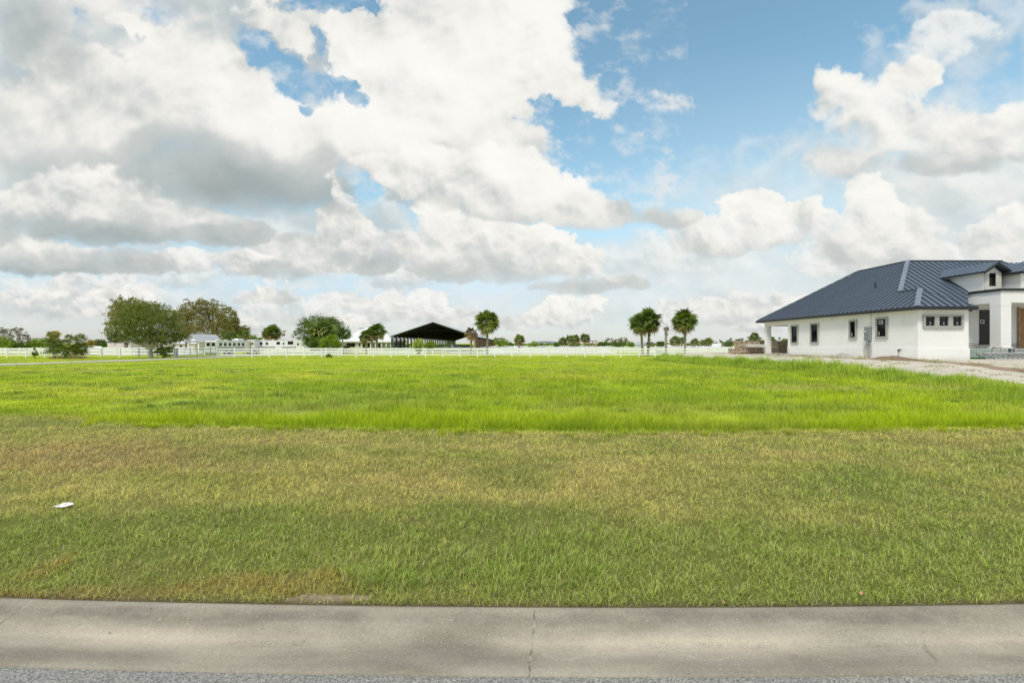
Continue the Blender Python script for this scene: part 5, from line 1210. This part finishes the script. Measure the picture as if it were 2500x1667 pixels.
# ================================================================ farm buildings and vehicles
def gable(name, label, cat, c, yaw, wx, ly, wall_h, ridge_h, wallm, roofm, over=.4, z=None, open_sides=False, doors=(), group=None):
    """gabled building: local u axis = ridge direction"""
    z = gzf(*c) if z is None else z
    t = thing(name, label, cat, (c[0], c[1], z), group); ca, sa = math.cos(yaw), math.sin(yaw)
    P = lambda u, v, h: (c[0]+u*ca-v*sa, c[1]+u*sa+v*ca, z+h)
    hu, hv = ly/2, wx/2
    if not open_sides:
        m = MB(); m.prism([P(-hu, -hv, 0), P(-hu, hv, 0), P(-hu, hv, wall_h), P(-hu, 0, ridge_h-.12), P(-hu, -hv, wall_h)], Vector(P(hu, 0, 0))-Vector(P(-hu, 0, 0))); m.build('wall', wallm, t)
    m = MB(); k = (ridge_h-wall_h)/hv; ov = hv+over
    for s_ in (-1, 1): m.prism([P(-hu-over, 0, ridge_h), P(hu+over, 0, ridge_h), P(hu+over, s_*ov, ridge_h-k*ov), P(-hu-over, s_*ov, ridge_h-k*ov)], (0, 0, -.08))
    m.build('roof', roofm, t)
    return t, P
# open white pavilion
x, y = gp(497, 84)
t, P = gable('open_pavilion', 'small open white timber pavilion with pale metal gable roof left of the trailers', 'pavilion', (x, y), math.radians(62), 3.7, 3.5, 2.62, 3.72, M['trim_white'], M['roof_light'], .45, open_sides=True)
m = MB()
for u in (-1.7, 0, 1.7):
    for v in (-1.7, 1.7): m.bar(P(u, v, -.1), P(u, v, 2.6), .2, .2)
m.build('posts', M['trim_white'], t); m = MB()
for v in (-1.7, 1.7):
    m.bar(P(-1.8, v, 2.6), P(1.8, v, 2.6), .15, .2)
    for u in (-1.7, 0, 1.7):
        for s_ in (-1, 1):
            if abs(u+s_*.6) < 1.9: m.bar(P(u, v, 1.95), P(u+s_*.6, v, 2.55), .1, .1)
for u in (-1.7, 1.7): m.bar(P(u, -1.7, 2.6), P(u, 1.7, 2.6), .15, .2); m.prism([P(u, -1.7, 2.6), P(u, 1.7, 2.6), P(u, 0, 3.6)], (.06, 0, 0))
m.build('braces', M['trim_white'], t)
m = MB(); m.obox((x, y), math.cos(math.radians(62)), math.sin(math.radians(62)), 2.0, 2.0, gzf(x, y), gzf(x, y)+.12); m.build('floor', M['surround'], t)
# ribbed barn and long barn at the left
def ribs(parent, x0, x1, yf, z0, z1, sp, mat):
    m = MB(); n = int((x1-x0)/sp)
    for i in range(n): xx = x0+(i+.5)*sp; m.box(xx-.05, xx+.05, yf-.05, yf-.001, z0, z1)
    m.build('ribs', mat, parent)
x0 = gp(262, 110)[0]; x1 = gp(318, 110)[0]; z = gzf(x0, 112)
t, P = gable('metal_barn', 'pale pink ribbed metal barn with a dark green door behind the left fence', 'barn', ((x0+x1)/2, 114), 0, 8, x1-x0, zt(834.5, 110)-z, zt(834.5, 110)-z+.5, M['pink_wall'], M['black_trim'], .15)
ribs(t, x0, x1, 110, z, zt(835.2, 110), .36, M['pink_wall'])
xd = gp(305, 110)[0]; MB().box(xd, xd+.75, 109.93, 109.99, z, z+1.95).build('door', M['green_paint'], t)
x0 = gp(318, 120)[0]; x1 = gp(476, 120)[0]; z = gzf(x0, 120)
t, P = gable('stable_block', 'long low pale pink stable block behind the broad tree trunk', 'stable', ((x0+x1)/2, 124), 0, 8, x1-x0, zt(838.2, 120)-z, zt(835.4, 120)-z+.3, M['pink_wall'], M['roof_white'], .3)
for px in (424, 442, 350, 395): xx = gp(px, 120)[0]; fo = MB().box(xx-.35, xx+.35, 119.93, 119.99, zt(846.5, 120), zt(843.5, 120)).build('window', M['glass'], t)
m = MB(); V, Q, A = leaf_cloud([((px-CX)*117/F, 117, zt(849, 117), 1.6, .6, .75) for px in range(322, 372, 12)], 2600, .2, 171)
tag(np_mesh('clipped_hedge', V, Q, GREENS['hedge'], None, A, loc=(-97, 117, -.5)), 'clipped green hedge in front of the long pink stable block', 'hedge')
# white car behind the left fence
def car(px, D, L, label):
    x, y = gp(px, D); z = gzf(x, y); t = thing('parked_car', label, 'car', (x, y, z)); W_ = 1.8; h0 = .3
    prof = [(-L/2, h0), (L/2, h0), (L/2, .75), (L/2-.15, .92), (L*.22, 1.02), (L*.06, 1.5), (-L*.28, 1.52), (-L*.44, 1.05), (-L/2, .98)]
    m = MB(); m.prism([(x+u, y-W_/2, z+h) for u, h in prof], (0, W_, 0)); m.build('body', M['trim_white'], t)
    m = MB(); m.prism([(x+L*.18, y-W_/2-.01, z+1.05), (x+L*.05, y-W_/2-.01, z+1.42), (x-L*.26, y-W_/2-.01, z+1.44), (x-L*.38, y-W_/2-.01, z+1.08)], (0, .02, 0)); m.build('window', M['glass'], t)
    for u in (-L*.32, L*.32): m = MB(); m.tube([(x+u, y-W_/2-.02, z+.33), (x+u, y-W_/2+.2, z+.33)], [.33, .33], 16); m.build('wheel', M['tyre'], t)
    m = MB(); m.box(x+L*.1, x+L*.2, y-W_/2-.02, y-W_/2-.005, z+.72, z+.98); m.build('door_emblem', simple('blue_mark', (.05, .13, .4), .5), t)
car(233, 98, 5.0, 'white car with a blue mark parked behind the left fence')
# horse trailers
def trailer(px_c, D, yaw, L, H, label, rear_doors, n_win, side, group='white horse trailers parked in a row'):
    """px_c: near rear corner; the long side runs along yaw"""
    x, y = gp(px_c, D); z = gzf(x, y)
    t = thing('horse_trailer', label, 'trailer', (x, y, z), group); du = (math.cos(yaw), math.sin(yaw)); dv = (-du[1], du[0]); W_ = 2.4
    P = lambda u, v, h: (x+u*du[0]+v*dv[0], y+u*du[1]+v*dv[1], z+h)
    body = [(0, .45), (L*.80, .45), (L*.84, 1.35), (L, 1.35), (L, H-.35), (L-.25, H), (0, H)] if n_win else [(0, .45), (L, .45), (L, H), (0, H)]
    m = MB(); m.prism([P(u, 0, h) for u, h in body], Vector(P(0, W_, 0))-Vector(P(0, 0, 0))); m.build('body', M['trim_white'], t)
    def pan(name, u0, u1, h0, h1, mat, lift=.012, parent=t):
        m = MB(); m.prism([P(u0, -lift, h0), P(u1, -lift, h0), P(u1, -lift, h1), P(u0, -lift, h1)], Vector(P(0, lift*.9, 0))-Vector(P(0, 0, 0))); return m.build(name, mat, parent)
    def rear(name, v0, v1, h0, h1, mat, lift=.012, parent=t):
        m = MB(); m.prism([P(-lift, v0, h0), P(-lift, v1, h0), P(-lift, v1, h1), P(-lift, v0, h1)], Vector(P(lift*.9, 0, 0))-Vector(P(0, 0, 0))); return m.build(name, mat, parent)
    grp = simple('trailer_grey_'+str(px_c), (.40, .41, .41), .5, .08, 3)
    if rear_doors:
        blu = simple('trailer_door_white', (.60, .63, .68), .5, .06)
        for v0, v1 in ((.10, 1.17), (1.23, 2.30)):
            dd = rear('rear_door', v0, v1, .48, H-.1, blu, .03); rear('pane', (v0+v1)/2-.38, (v0+v1)/2+.38, H-.85, H-.28, M['glass'], .045, dd)
            rear('hinge', v0, v0+.04, .6, H-.3, M['galvanised'], .05, dd); rear('latch', v0+.1, v1-.1, 1.18, 1.22, M['galvanised'], .05, dd)
        rear('door_gap', 1.172, 1.228, .45, H-.05, M['dark'], .02)
        m = MB(); m.prism([P(-.05, -.04, .42), P(-.05, W_+.04, .42), P(-.05, W_+.04, .48), P(-.05, -.04, .48)], Vector(P(.05, 0, 0))-Vector(P(0, 0, 0))); m.build('bumper', M['dark'], t)
    for i in range(n_win):
        u = L*.06+i*L*.094; w_ = pan('window', u, u+L*.05, H-.82, H-.32, M['glass']); pan('mullion', u+L*.022, u+L*.028, H-.82, H-.32, M['surround'], .02, w_)
    for u0, u1, h0, h1, mt_ in side: pan('window' if mt_ == 'glass' else 'side_panel', u0, u1, h0, h1, M['glass'] if mt_ == 'glass' else grp)
    if n_win: pan('side_panel', .05, L*.58, .85, 1.38, grp)
    uw = L*.20 if n_win else L*.12
    for i in range(2):
        m = MB(); m.tube([P(uw+i*.95, -.03, .40), P(uw+i*.95, .22, .40)], [.40, .40], 16); wh = m.build('wheel', M['tyre'], t)
        m = MB(); m.tube([P(uw+i*.95, -.05, .40), P(uw+i*.95, .0, .40)], [.2, .2], 12); m.build('rim', M['aluminium'], wh)
    m = MB(); m.prism([P(0, -.03, H), P(L, -.03, H), P(L, -.03, H+.07), P(0, -.03, H+.07)], Vector(P(0, W_+.06, 0))-Vector(P(0, 0, 0))); m.build('roof', M['roof_white'], t)
    m = MB()
    for i in range(5): u = L*(.12+.17*i); m.prism([P(u-.15, .8, H+.07), P(u+.15, .8, H+.07), P(u+.12, .8, H+.2), P(u-.12, .8, H+.2)], Vector(P(0, .6, 0))-Vector(P(0, 0, 0)))
    m.build('roof_vent', M['roof_white'], t)
    if n_win: m = MB(); m.prism([P(L*.50, .7, H+.07), P(L*.64, .7, H+.07), P(L*.63, .7, H+.42), P(L*.51, .7, H+.42)], Vector(P(0, .9, 0))-Vector(P(0, 0, 0))); m.build('air_conditioner', M['trim_white'], t)
    m = MB(); u = L*.9 if n_win else L*.8; m.bar(P(u, 1.2, 0), P(u, 1.2, 1.35 if n_win else .5), .12, .12); m.build('jack', M['dark'], t)
    return t
trailer(528, 72.5, math.radians(70), 8.6, 2.38, 'white horse trailer with two rear doors and a row of six small windows', True, 6, [])
trailer(621, 80, math.radians(6), 9.4, 2.55, 'white horse trailer with large and small dark windows right of the diamond sign', False, 0,
   [(.35, 1.35, 1.75, 2.3, 'glass'), (1.9, 2.3, 1.8, 2.2, 'glass'), (3.7, 4.3, 1.85, 2.3, 'glass'), (4.75, 5.05, 1.85, 2.15, 'glass'), (5.6, 6.55, 1.85, 2.4, 'glass'), (7.2, 7.5, 1.7, 2.1, 'glass'), (8.5, 8.95, 1.8, 2.25, 'glass'),
    (.2, 3.5, .95, 1.5, 'grey'), (4.6, 7.0, .95, 1.5, 'grey'), (6.95, 6.98, .6, 2.35, 'grey'), (7.85, 7.88, .6, 2.35, 'grey')])
trailer(606, 78.2, math.radians(2), 1.0, 2.5, 'narrow grey trailer front showing just right of the diamond sign', False, 0, [(.2, .85, 1.75, 2.2, 'glass'), (.1, .95, .7, 1.4, 'grey')])
# grey-roofed building behind the trailers and the stable house with chimney
x0, x1 = gp(680, 96)[0], gp(775, 96)[0]; z = gzf(x0, 96)
t, P = gable('stable_wing', 'low building with pale grey roof and dark teal doorway beside the oak', 'building', ((x0+x1)/2+2.1, 101), 0, 8, x1-x0-4, zt(833, 97)-z, zt(811, 101)-z, M['pink_wall'], M['roof_light'], .3)
xd = gp(724, 97)[0]; MB().box(xd, xd+1.6, 96.9, 96.98, z, zt(839.5, 97)).build('door', M['teal_door'], t)
def hip(name, label, cx_, cy_, wx, wy, wall_h, ridge_h, ridge_len, wallm, roofm, over=.5, z=None):
    z = gzf(cx_, cy_) if z is None else z; t = thing(name, label, 'house', (cx_, cy_, z)); hx, hy = wx/2, wy/2
    m = MB(); m.box(cx_-hx, cx_+hx, cy_-hy, cy_+hy, z, z+wall_h); m.build('wall', wallm, t)
    ex, ey, rl = hx+over, hy+over, ridge_len/2; b_ = [(cx_-ex, cy_-ey, z+wall_h), (cx_+ex, cy_-ey, z+wall_h), (cx_+ex, cy_+ey, z+wall_h), (cx_-ex, cy_+ey, z+wall_h), (cx_-rl, cy_, z+ridge_h), (cx_+rl, cy_, z+ridge_h)]
    b2 = [(x, y, zz-.12) for x, y, zz in b_[:4]]
    m = MB(); m.add(b_+b2, [(0, 1, 5, 4), (2, 3, 4, 5), (0, 6, 7, 1), (1, 7, 8, 2), (2, 8, 9, 3), (3, 9, 6, 0), (6, 9, 8, 7)], [(1, 2, 5), (3, 0, 4)]); m.build('roof', roofm, t)
    return t
x0, x1 = gp(822, 98)[0], gp(958, 98)[0]; z = gzf(x0, 98)
t = hip('stable_house', 'long pale pink house with white roof and porch between oak and arena', (x0+x1)/2+.3, 103, x1-x0-.8, 10, zt(833.5, 98)-z, zt(800.5, 103)-z, 4.2, M['pink_wall'], M['roof_white'])
for a, b_, p0, p1 in ((846, 855, 838, 846), (856, 866, 838, 846), (829, 834, 839, 847), (877, 880, 838, 846), (886, 891, 838, 853), (898, 902, 838, 850), (906, 911, 838, 853), (924, 928, 839, 850)):
    X0 = gp(a, 97.9)[0]; X1 = gp(b_, 97.9)[0]; MB().box(X0, X1, 97.85, 97.98, zt(p1, 98), zt(p0, 98)).build('window' if p1 < 850 else 'door', M['glass'], t)
m = MB()
for px in (882, 894, 905, 917, 931, 943, 954): X0 = gp(px, 96.6)[0]; m.box(X0-.1, X0+.1, 96.5, 96.7, z, zt(834.3, 96.6))
m.build('porch_post', M['trim_white'], t)
m = MB(); X0 = gp(876, 96.5)[0]; X1 = gp(956, 96.5)[0]; m.prism([(X0, 96.2, zt(834.5, 96.4)), (X1, 96.2, zt(834.5, 96.4)), (X1-.4, 98.4, zt(829, 98)), (X0+.1, 98.4, zt(829, 98))], (0, 0, -.1)); m.build('porch_roof', M['roof_white'], t)
m = MB()
for zz in (847.5,): X0 = gp(912, 96.4)[0]; X1 = gp(956, 96.4)[0]; m.box(X0, X1, 96.35, 96.42, zt(848.2, 96.4), zt(847.2, 96.4))
m.build('porch_rail', M['black_trim'], t)
X0 = gp(881, 103)[0]; m = MB(); m.tube([(X0, 102.6, zt(812, 102.6)), (X0, 102.6, zt(801, 102.6))], [.16, .16], 8); m.tube([(X0-.35, 102.6, zt(802, 102.6)), (X0+.9, 102.6, zt(801.2, 102.6))], [.1, .1], 6); m.build('chimney_pipe', M['roof_light'], t)
# covered riding arena
A0, A1 = 96.0, 203.0; XL = (951-CX)*A0/F; XR = (1163-CX)*A0/F; XM = (XL+XR)/2; ze = zt(822, A0); zr = zt(786.5, A0); z = gzf(XM, A0)
t = thing('covered_arena', 'huge open sided riding arena with dark underside and pale metal gable roof', 'arena', (XM, A0, z))
m = MB()
for s_, xe in ((-1, XL), (1, XR)): m.prism([(XM, A0, zr), (XM, A1, zr), (xe, A1, ze), (xe, A0, ze)], (0, 0, .10))
m.build('roof', M['roof_light'], t)
m = MB()
for s_, xe in ((-1, XL+.02), (1, XR-.02)): m.prism([(XM, A0+.05, zr-.012), (XM, A1-.05, zr-.012), (xe, A1-.05, ze-.012), (xe, A0+.05, ze-.012)], (0, 0, -.05))
m.build('roof_lining', M['roof_under'], t)
m = MB(); w_purl = simple('purlin_timber', (.05, .04, .033), .8, .2)
k = (zr-ze)/(XM-XL)
for i in range(1, 15):
    for s_, xe in ((-1, XL), (1, XR)): xx = XM+(xe-XM)*i/15; zz = zr-(zr-ze)*i/15-.16; m.bar((xx, A0+.1, zz), (xx, A1-.1, zz), .08, .18)
m.build('purlin', w_purl, t)
for i in range(30):
    yy = A0+2.5+i*(A1-A0-3)/29; m = MB()
    for s_, xe in ((-1, XL), (1, XR)): m.bar((XM, yy, zr-.45), (xe, yy, ze-.35), .16, .36, up=(0, 1, 0))
    if i % 2 == 0: m.bar((XM-3, yy, zr-.45-3*k-.2), (XM+3, yy, zr-.45-3*k-.2), .1, .15)
    m.build('truss', M['roof_under'], t)
fp = {}
for j, (xe, mt_) in enumerate(((XL+.45, 'green_paint'), (XR-.3, 'wood_dark'))):
    n = 30 if j == 0 else 40
    for i in range(n):
        yy = A0+.3+i*(A1-A0-.6)/(n-1)
        if j not in fp:
            m = MB(); m.box(xe-.17, xe+.17, yy-.17, yy+.17, z-.1, ze-.2); fp[j] = (m.build('post', M[mt_], t), yy)
        else: c = fp[j][0].copy(); COL.objects.link(c); c.parent = t; c.location = (0, yy-fp[j][1], 0)
m = MB(); m.box(XR-.48, XR-.46, A0+.5, A1, z+.9, z+1.1); m.box(XL+.2, XL+.25, A0+.5, A1, z+.9, z+1.1); m.box(XL+.5, XR-.5, A0+.2, A0+.28, z+1.0, z+1.16); m.box(XL+.5, XR-.5, A0+.2, A0+.28, z+.5, z+.62)
m.build('rail', M['green_paint'], t)
x, y = gp(948, 92); m = MB(); z = gzf(x, y)
prof = [(-1.1, 0), (-.9, .75), (-.5, 1.0), (.6, 1.0), (1.1, .6), (1.2, 0)]; m.prism([(x+u, y, z+h) for u, h in prof], (0, 1.2, 0)); tag(m.build('covered_cart', simple('green_tarp', (.10, .30, .17), .6), None, loc=(x, y, z)), 'green covered cart at the left end of the arena rail', 'cart')
# small far buildings
far_b = [(1097, 1150, 190, 841.2, 847, 'white_shed', 'white roofed shed seen under the right side of the arena roof', M['trim_white'], M['roof_white']),
 (1549, 1589, 172, 834.5, 842, 'far_house', 'far house with grey hipped roof behind the double palm', M['surround'], M['roof_light']),
 (1583, 1606, 176, 834, 840, 'far_house', 'far small dark roofed house right of the double palm', M['surround'], simple('dark_shingle', (.13, .13, .14), .8)),
 (1630, 1642, 165, 841, 845, 'far_shed', 'tiny yellowish shed right of the dead palm stump', simple('cream_paint', (.7, .6, .4), .8), M['roof_white']),
 (1674, 1688, 168, 836, 844, 'far_shed', 'white box shaped shed left of the small round palms', M['trim_white'], M['roof_white']),
 (1706, 1724, 175, 840, 845, 'far_shed', 'low white shed between the two small round palms', M['trim_white'], M['roof_white']),
 (1737, 1769, 158, 838.5, 844, 'far_shed', 'long white roofed shed with dark openings left of the crates', M['trim_white'], M['roof_white'])]
for a, b_, D, pt_, pw, nm_, lb, wm, rm in far_b:
    X0, X1 = gp(a, D)[0], gp(b_, D)[0]; z = gzf(X0, D)
    if nm_ == 'far_house': t = hip(nm_, lb, (X0+X1)/2, D+4, X1-X0-.8, 7, zt(pw, D)-z, zt(pt_, D+4)-z, (X1-X0)*.3, wm, rm)
    else: t, P = gable(nm_, lb, 'shed', ((X0+X1)/2, D+3), 0, 5.5, X1-X0-.4, zt(pw, D)-z, zt(pt_, D+3)-z, wm, rm, .2)
    if lb.startswith('long white'):
        for px in (1744, 1752, 1760): xx = gp(px, D)[0]; MB().box(xx-.4, xx+.4, D+.15, D+.24, z, zt(845, D)).build('opening', M['dark'], t)
# wooden viewing tower
x, y = gp(1448, 118); z = gzf(x, y); t = thing('lookout_platform', 'small flat roofed timber lookout on tall thin legs right of the lone palm', 'platform', (x, y, z)); m = MB()
for u in (-.9, -.1, .7):
    for v in (-.6, .6): m.bar((x+u, y+v, z), (x+u, y+v, zt(833, 118)), .13, .13)
m.build('leg', M['wood_new'], t); m = MB(); m.box(x-1.1, x+.9, y-.8, y+.8, zt(845.5, 118), zt(844.8, 118)); m.build('deck', M['wood_new'], t)
m = MB(); m.box(x-1.25, x+1.15, y-1, y+1, zt(832.9, 118), zt(831.9, 118)); m.build('roof', M['black_trim'], t)
x, y = gp(1422, 114); z = gzf(x, y); m = MB(); m.tube([(x-.6, y, z), (x+.15, y, zt(837, 114))], [.07, .05], 6); tag(m.build('leaning_pole', M['pale_bark'], None, loc=(x, y, z)), 'thin pale pole leaning beside the palm with the orange skirt', 'pole')
for px, D, pt_, lb in ((1466, 260, 815, 'thin distant mast right of the wooden lookout'), (262, 120, 798, 'thin white pole at the left corner of the ribbed barn'), (1252, 200, 838, 'distant pole left of the small palm'), (10, 150, 785, 'thin white pole at the far left edge')):
    x, y = gp(px, D); z = -.5; m = MB(); m.tube([(x, y, z), (x, y, zt(pt_, D))], [.06*D/150+.03, .03], 6); tag(m.build('thin_mast', M['roof_white'], None, loc=(x, y, z)), lb, 'mast')
# far hill on the horizon
def hill():
    xs = np.linspace(1300, 1375, 40); D = 2400; V = []; 
    for s_ in (0, 1):
        for px in xs:
            f = (px-1300)/75; h = 12.5*max(0, math.sin(math.pi*min(1, max(0, f))))**.45*(1-.25*f)
            V.append(((px-CX)*D/F, D+s_*400, CAMH+h if s_ == 0 else CAMH+h*.6))
    n = len(xs); V2 = [(x, y-260, -3) for x, y, z in V[:n]]; V = V2+V
    q = [(r_*n+i, r_*n+i+1, (r_+1)*n+i+1, (r_+1)*n+i) for r_ in range(2) for i in range(n-1)]
    structure(np_mesh('hills', np.array(V), [np.array(q)], simple('far_hill_grass', (.16, .20, .19), .95, .1, .01), smooth=True))
hill()

# ================================================================ small things near the road
def paper():
    x, y = (157-CX)*4.36/F, 4.36; z = gzf(x, y)+.028; rr = random.Random(4)
    U = [(-.10, -.035, 0), (-.02, -.065, .004), (.045, -.06, .0), (.105, .02, .012), (.06, .045, .02), (.02, .03, .028), (-.04, .05, .02), (-.07, .02, .012)]
    U = [(u*.76, v*.72, w_*.8) for u, v, w_ in U]; V = [(x+u, y+v, z+w_) for u, v, w_ in U]+[(x+u, y+v, z+w_-.0015) for u, v, w_ in U]+[(x, y-.005, z+.012), (x, y-.005, z+.0105)]
    T = [(16, i, (i+1)%8) for i in range(8)]+[(17, 8+(i+1)%8, 8+i) for i in range(8)]
    m, nt, N, L, bs = nm('litter_paper'); L.new(mix_n(nt, noise_n(nt, pos_n(nt, (1, 1, 1)), 30, 3, .6, .55, .60), (.84, .84, .86), (.2, .2, .25)), bs.inputs['Base Color']); bs.inputs['Roughness'].default_value = .6
    o = np_mesh('crumpled_paper', np.array(V), [np.array(T), np.array([(i, 8+i, 8+(i+1)%8, (i+1)%8) for i in range(8)])], m, loc=(x, y, z))
    tag(o, 'crumpled white paper lying on the mown grass at the left', 'litter')
paper()
def fallen_leaf(px, py, ang, ln, label, zb=.03):
    D = 1.6*F/(py-HY) if zb == 0 else (CAMH-zb)*F/(py-HY); x = (px-CX)*D/F; z = zb
    ca, sa = math.cos(ang), math.sin(ang); U = [(-.5, 0, 0), (-.2, .16, .1), (.2, .14, .14), (.5, 0, .05), (.2, -.14, .02), (-.2, -.16, .0)]
    V = [(x+(u*ca-v*sa)*ln, D+(u*sa+v*ca)*ln, z+w_*ln+.004) for u, v, w_ in U]; V += [(a, b_, c-.001) for a, b_, c in V]
    T = [(0, i, i+1) for i in range(1, 5)]+[(6, 6+i+1, 6+i) for i in range(1, 5)]
    o = np_mesh('fallen_leaf', np.array(V), [np.array(T)], bpy.data.materials.get('tan_leaf') or simple('tan_leaf', (.48, .27, .14), .7, .1, 30), loc=(x, D, z)); tag(o, label, 'leaf', 'fallen leaves by the kerb')
fallen_leaf(1766, 1470, 1.4, .055, 'tan curled leaf standing at the back edge of the kerb'); fallen_leaf(2103, 1449, .6, .05, 'tan leaf lying in the grass near the kerb at the right', .07)
m = MB(); D0 = 2.36; m.tube([((2255-CX)*2.42/F, 2.42, .004), ((2270-CX)*2.36/F, 2.37, .006), ((2285-CX)*2.30/F, 2.29, .006)], [.0025, .003, .0015], 5)
tag(m.build('twig', M['bark'], None, loc=((2270-CX)*2.36/F, 2.37, 0)), 'thin twig lying in the concrete gutter at the right', 'twig')
r = random.Random(77)
m = MB()
for i in range(60):
    x = r.uniform(-3.2, 3.2); y = float(kerb_y(x))-r.uniform(.05, .50); s_ = r.uniform(.0015, .004); zz = float(np.interp(y-kerb_y(x), kt, kz)); m.obox((x, y), r.random(), r.random(), s_, s_*.7, zz-.001, zz+s_)
tag(m.build('grit', simple('grit_stone', (.35, .3, .25), .9, .2, 60)), 'scattered tiny stones and grit lying in the concrete gutter', 'grit', kind='stuff')
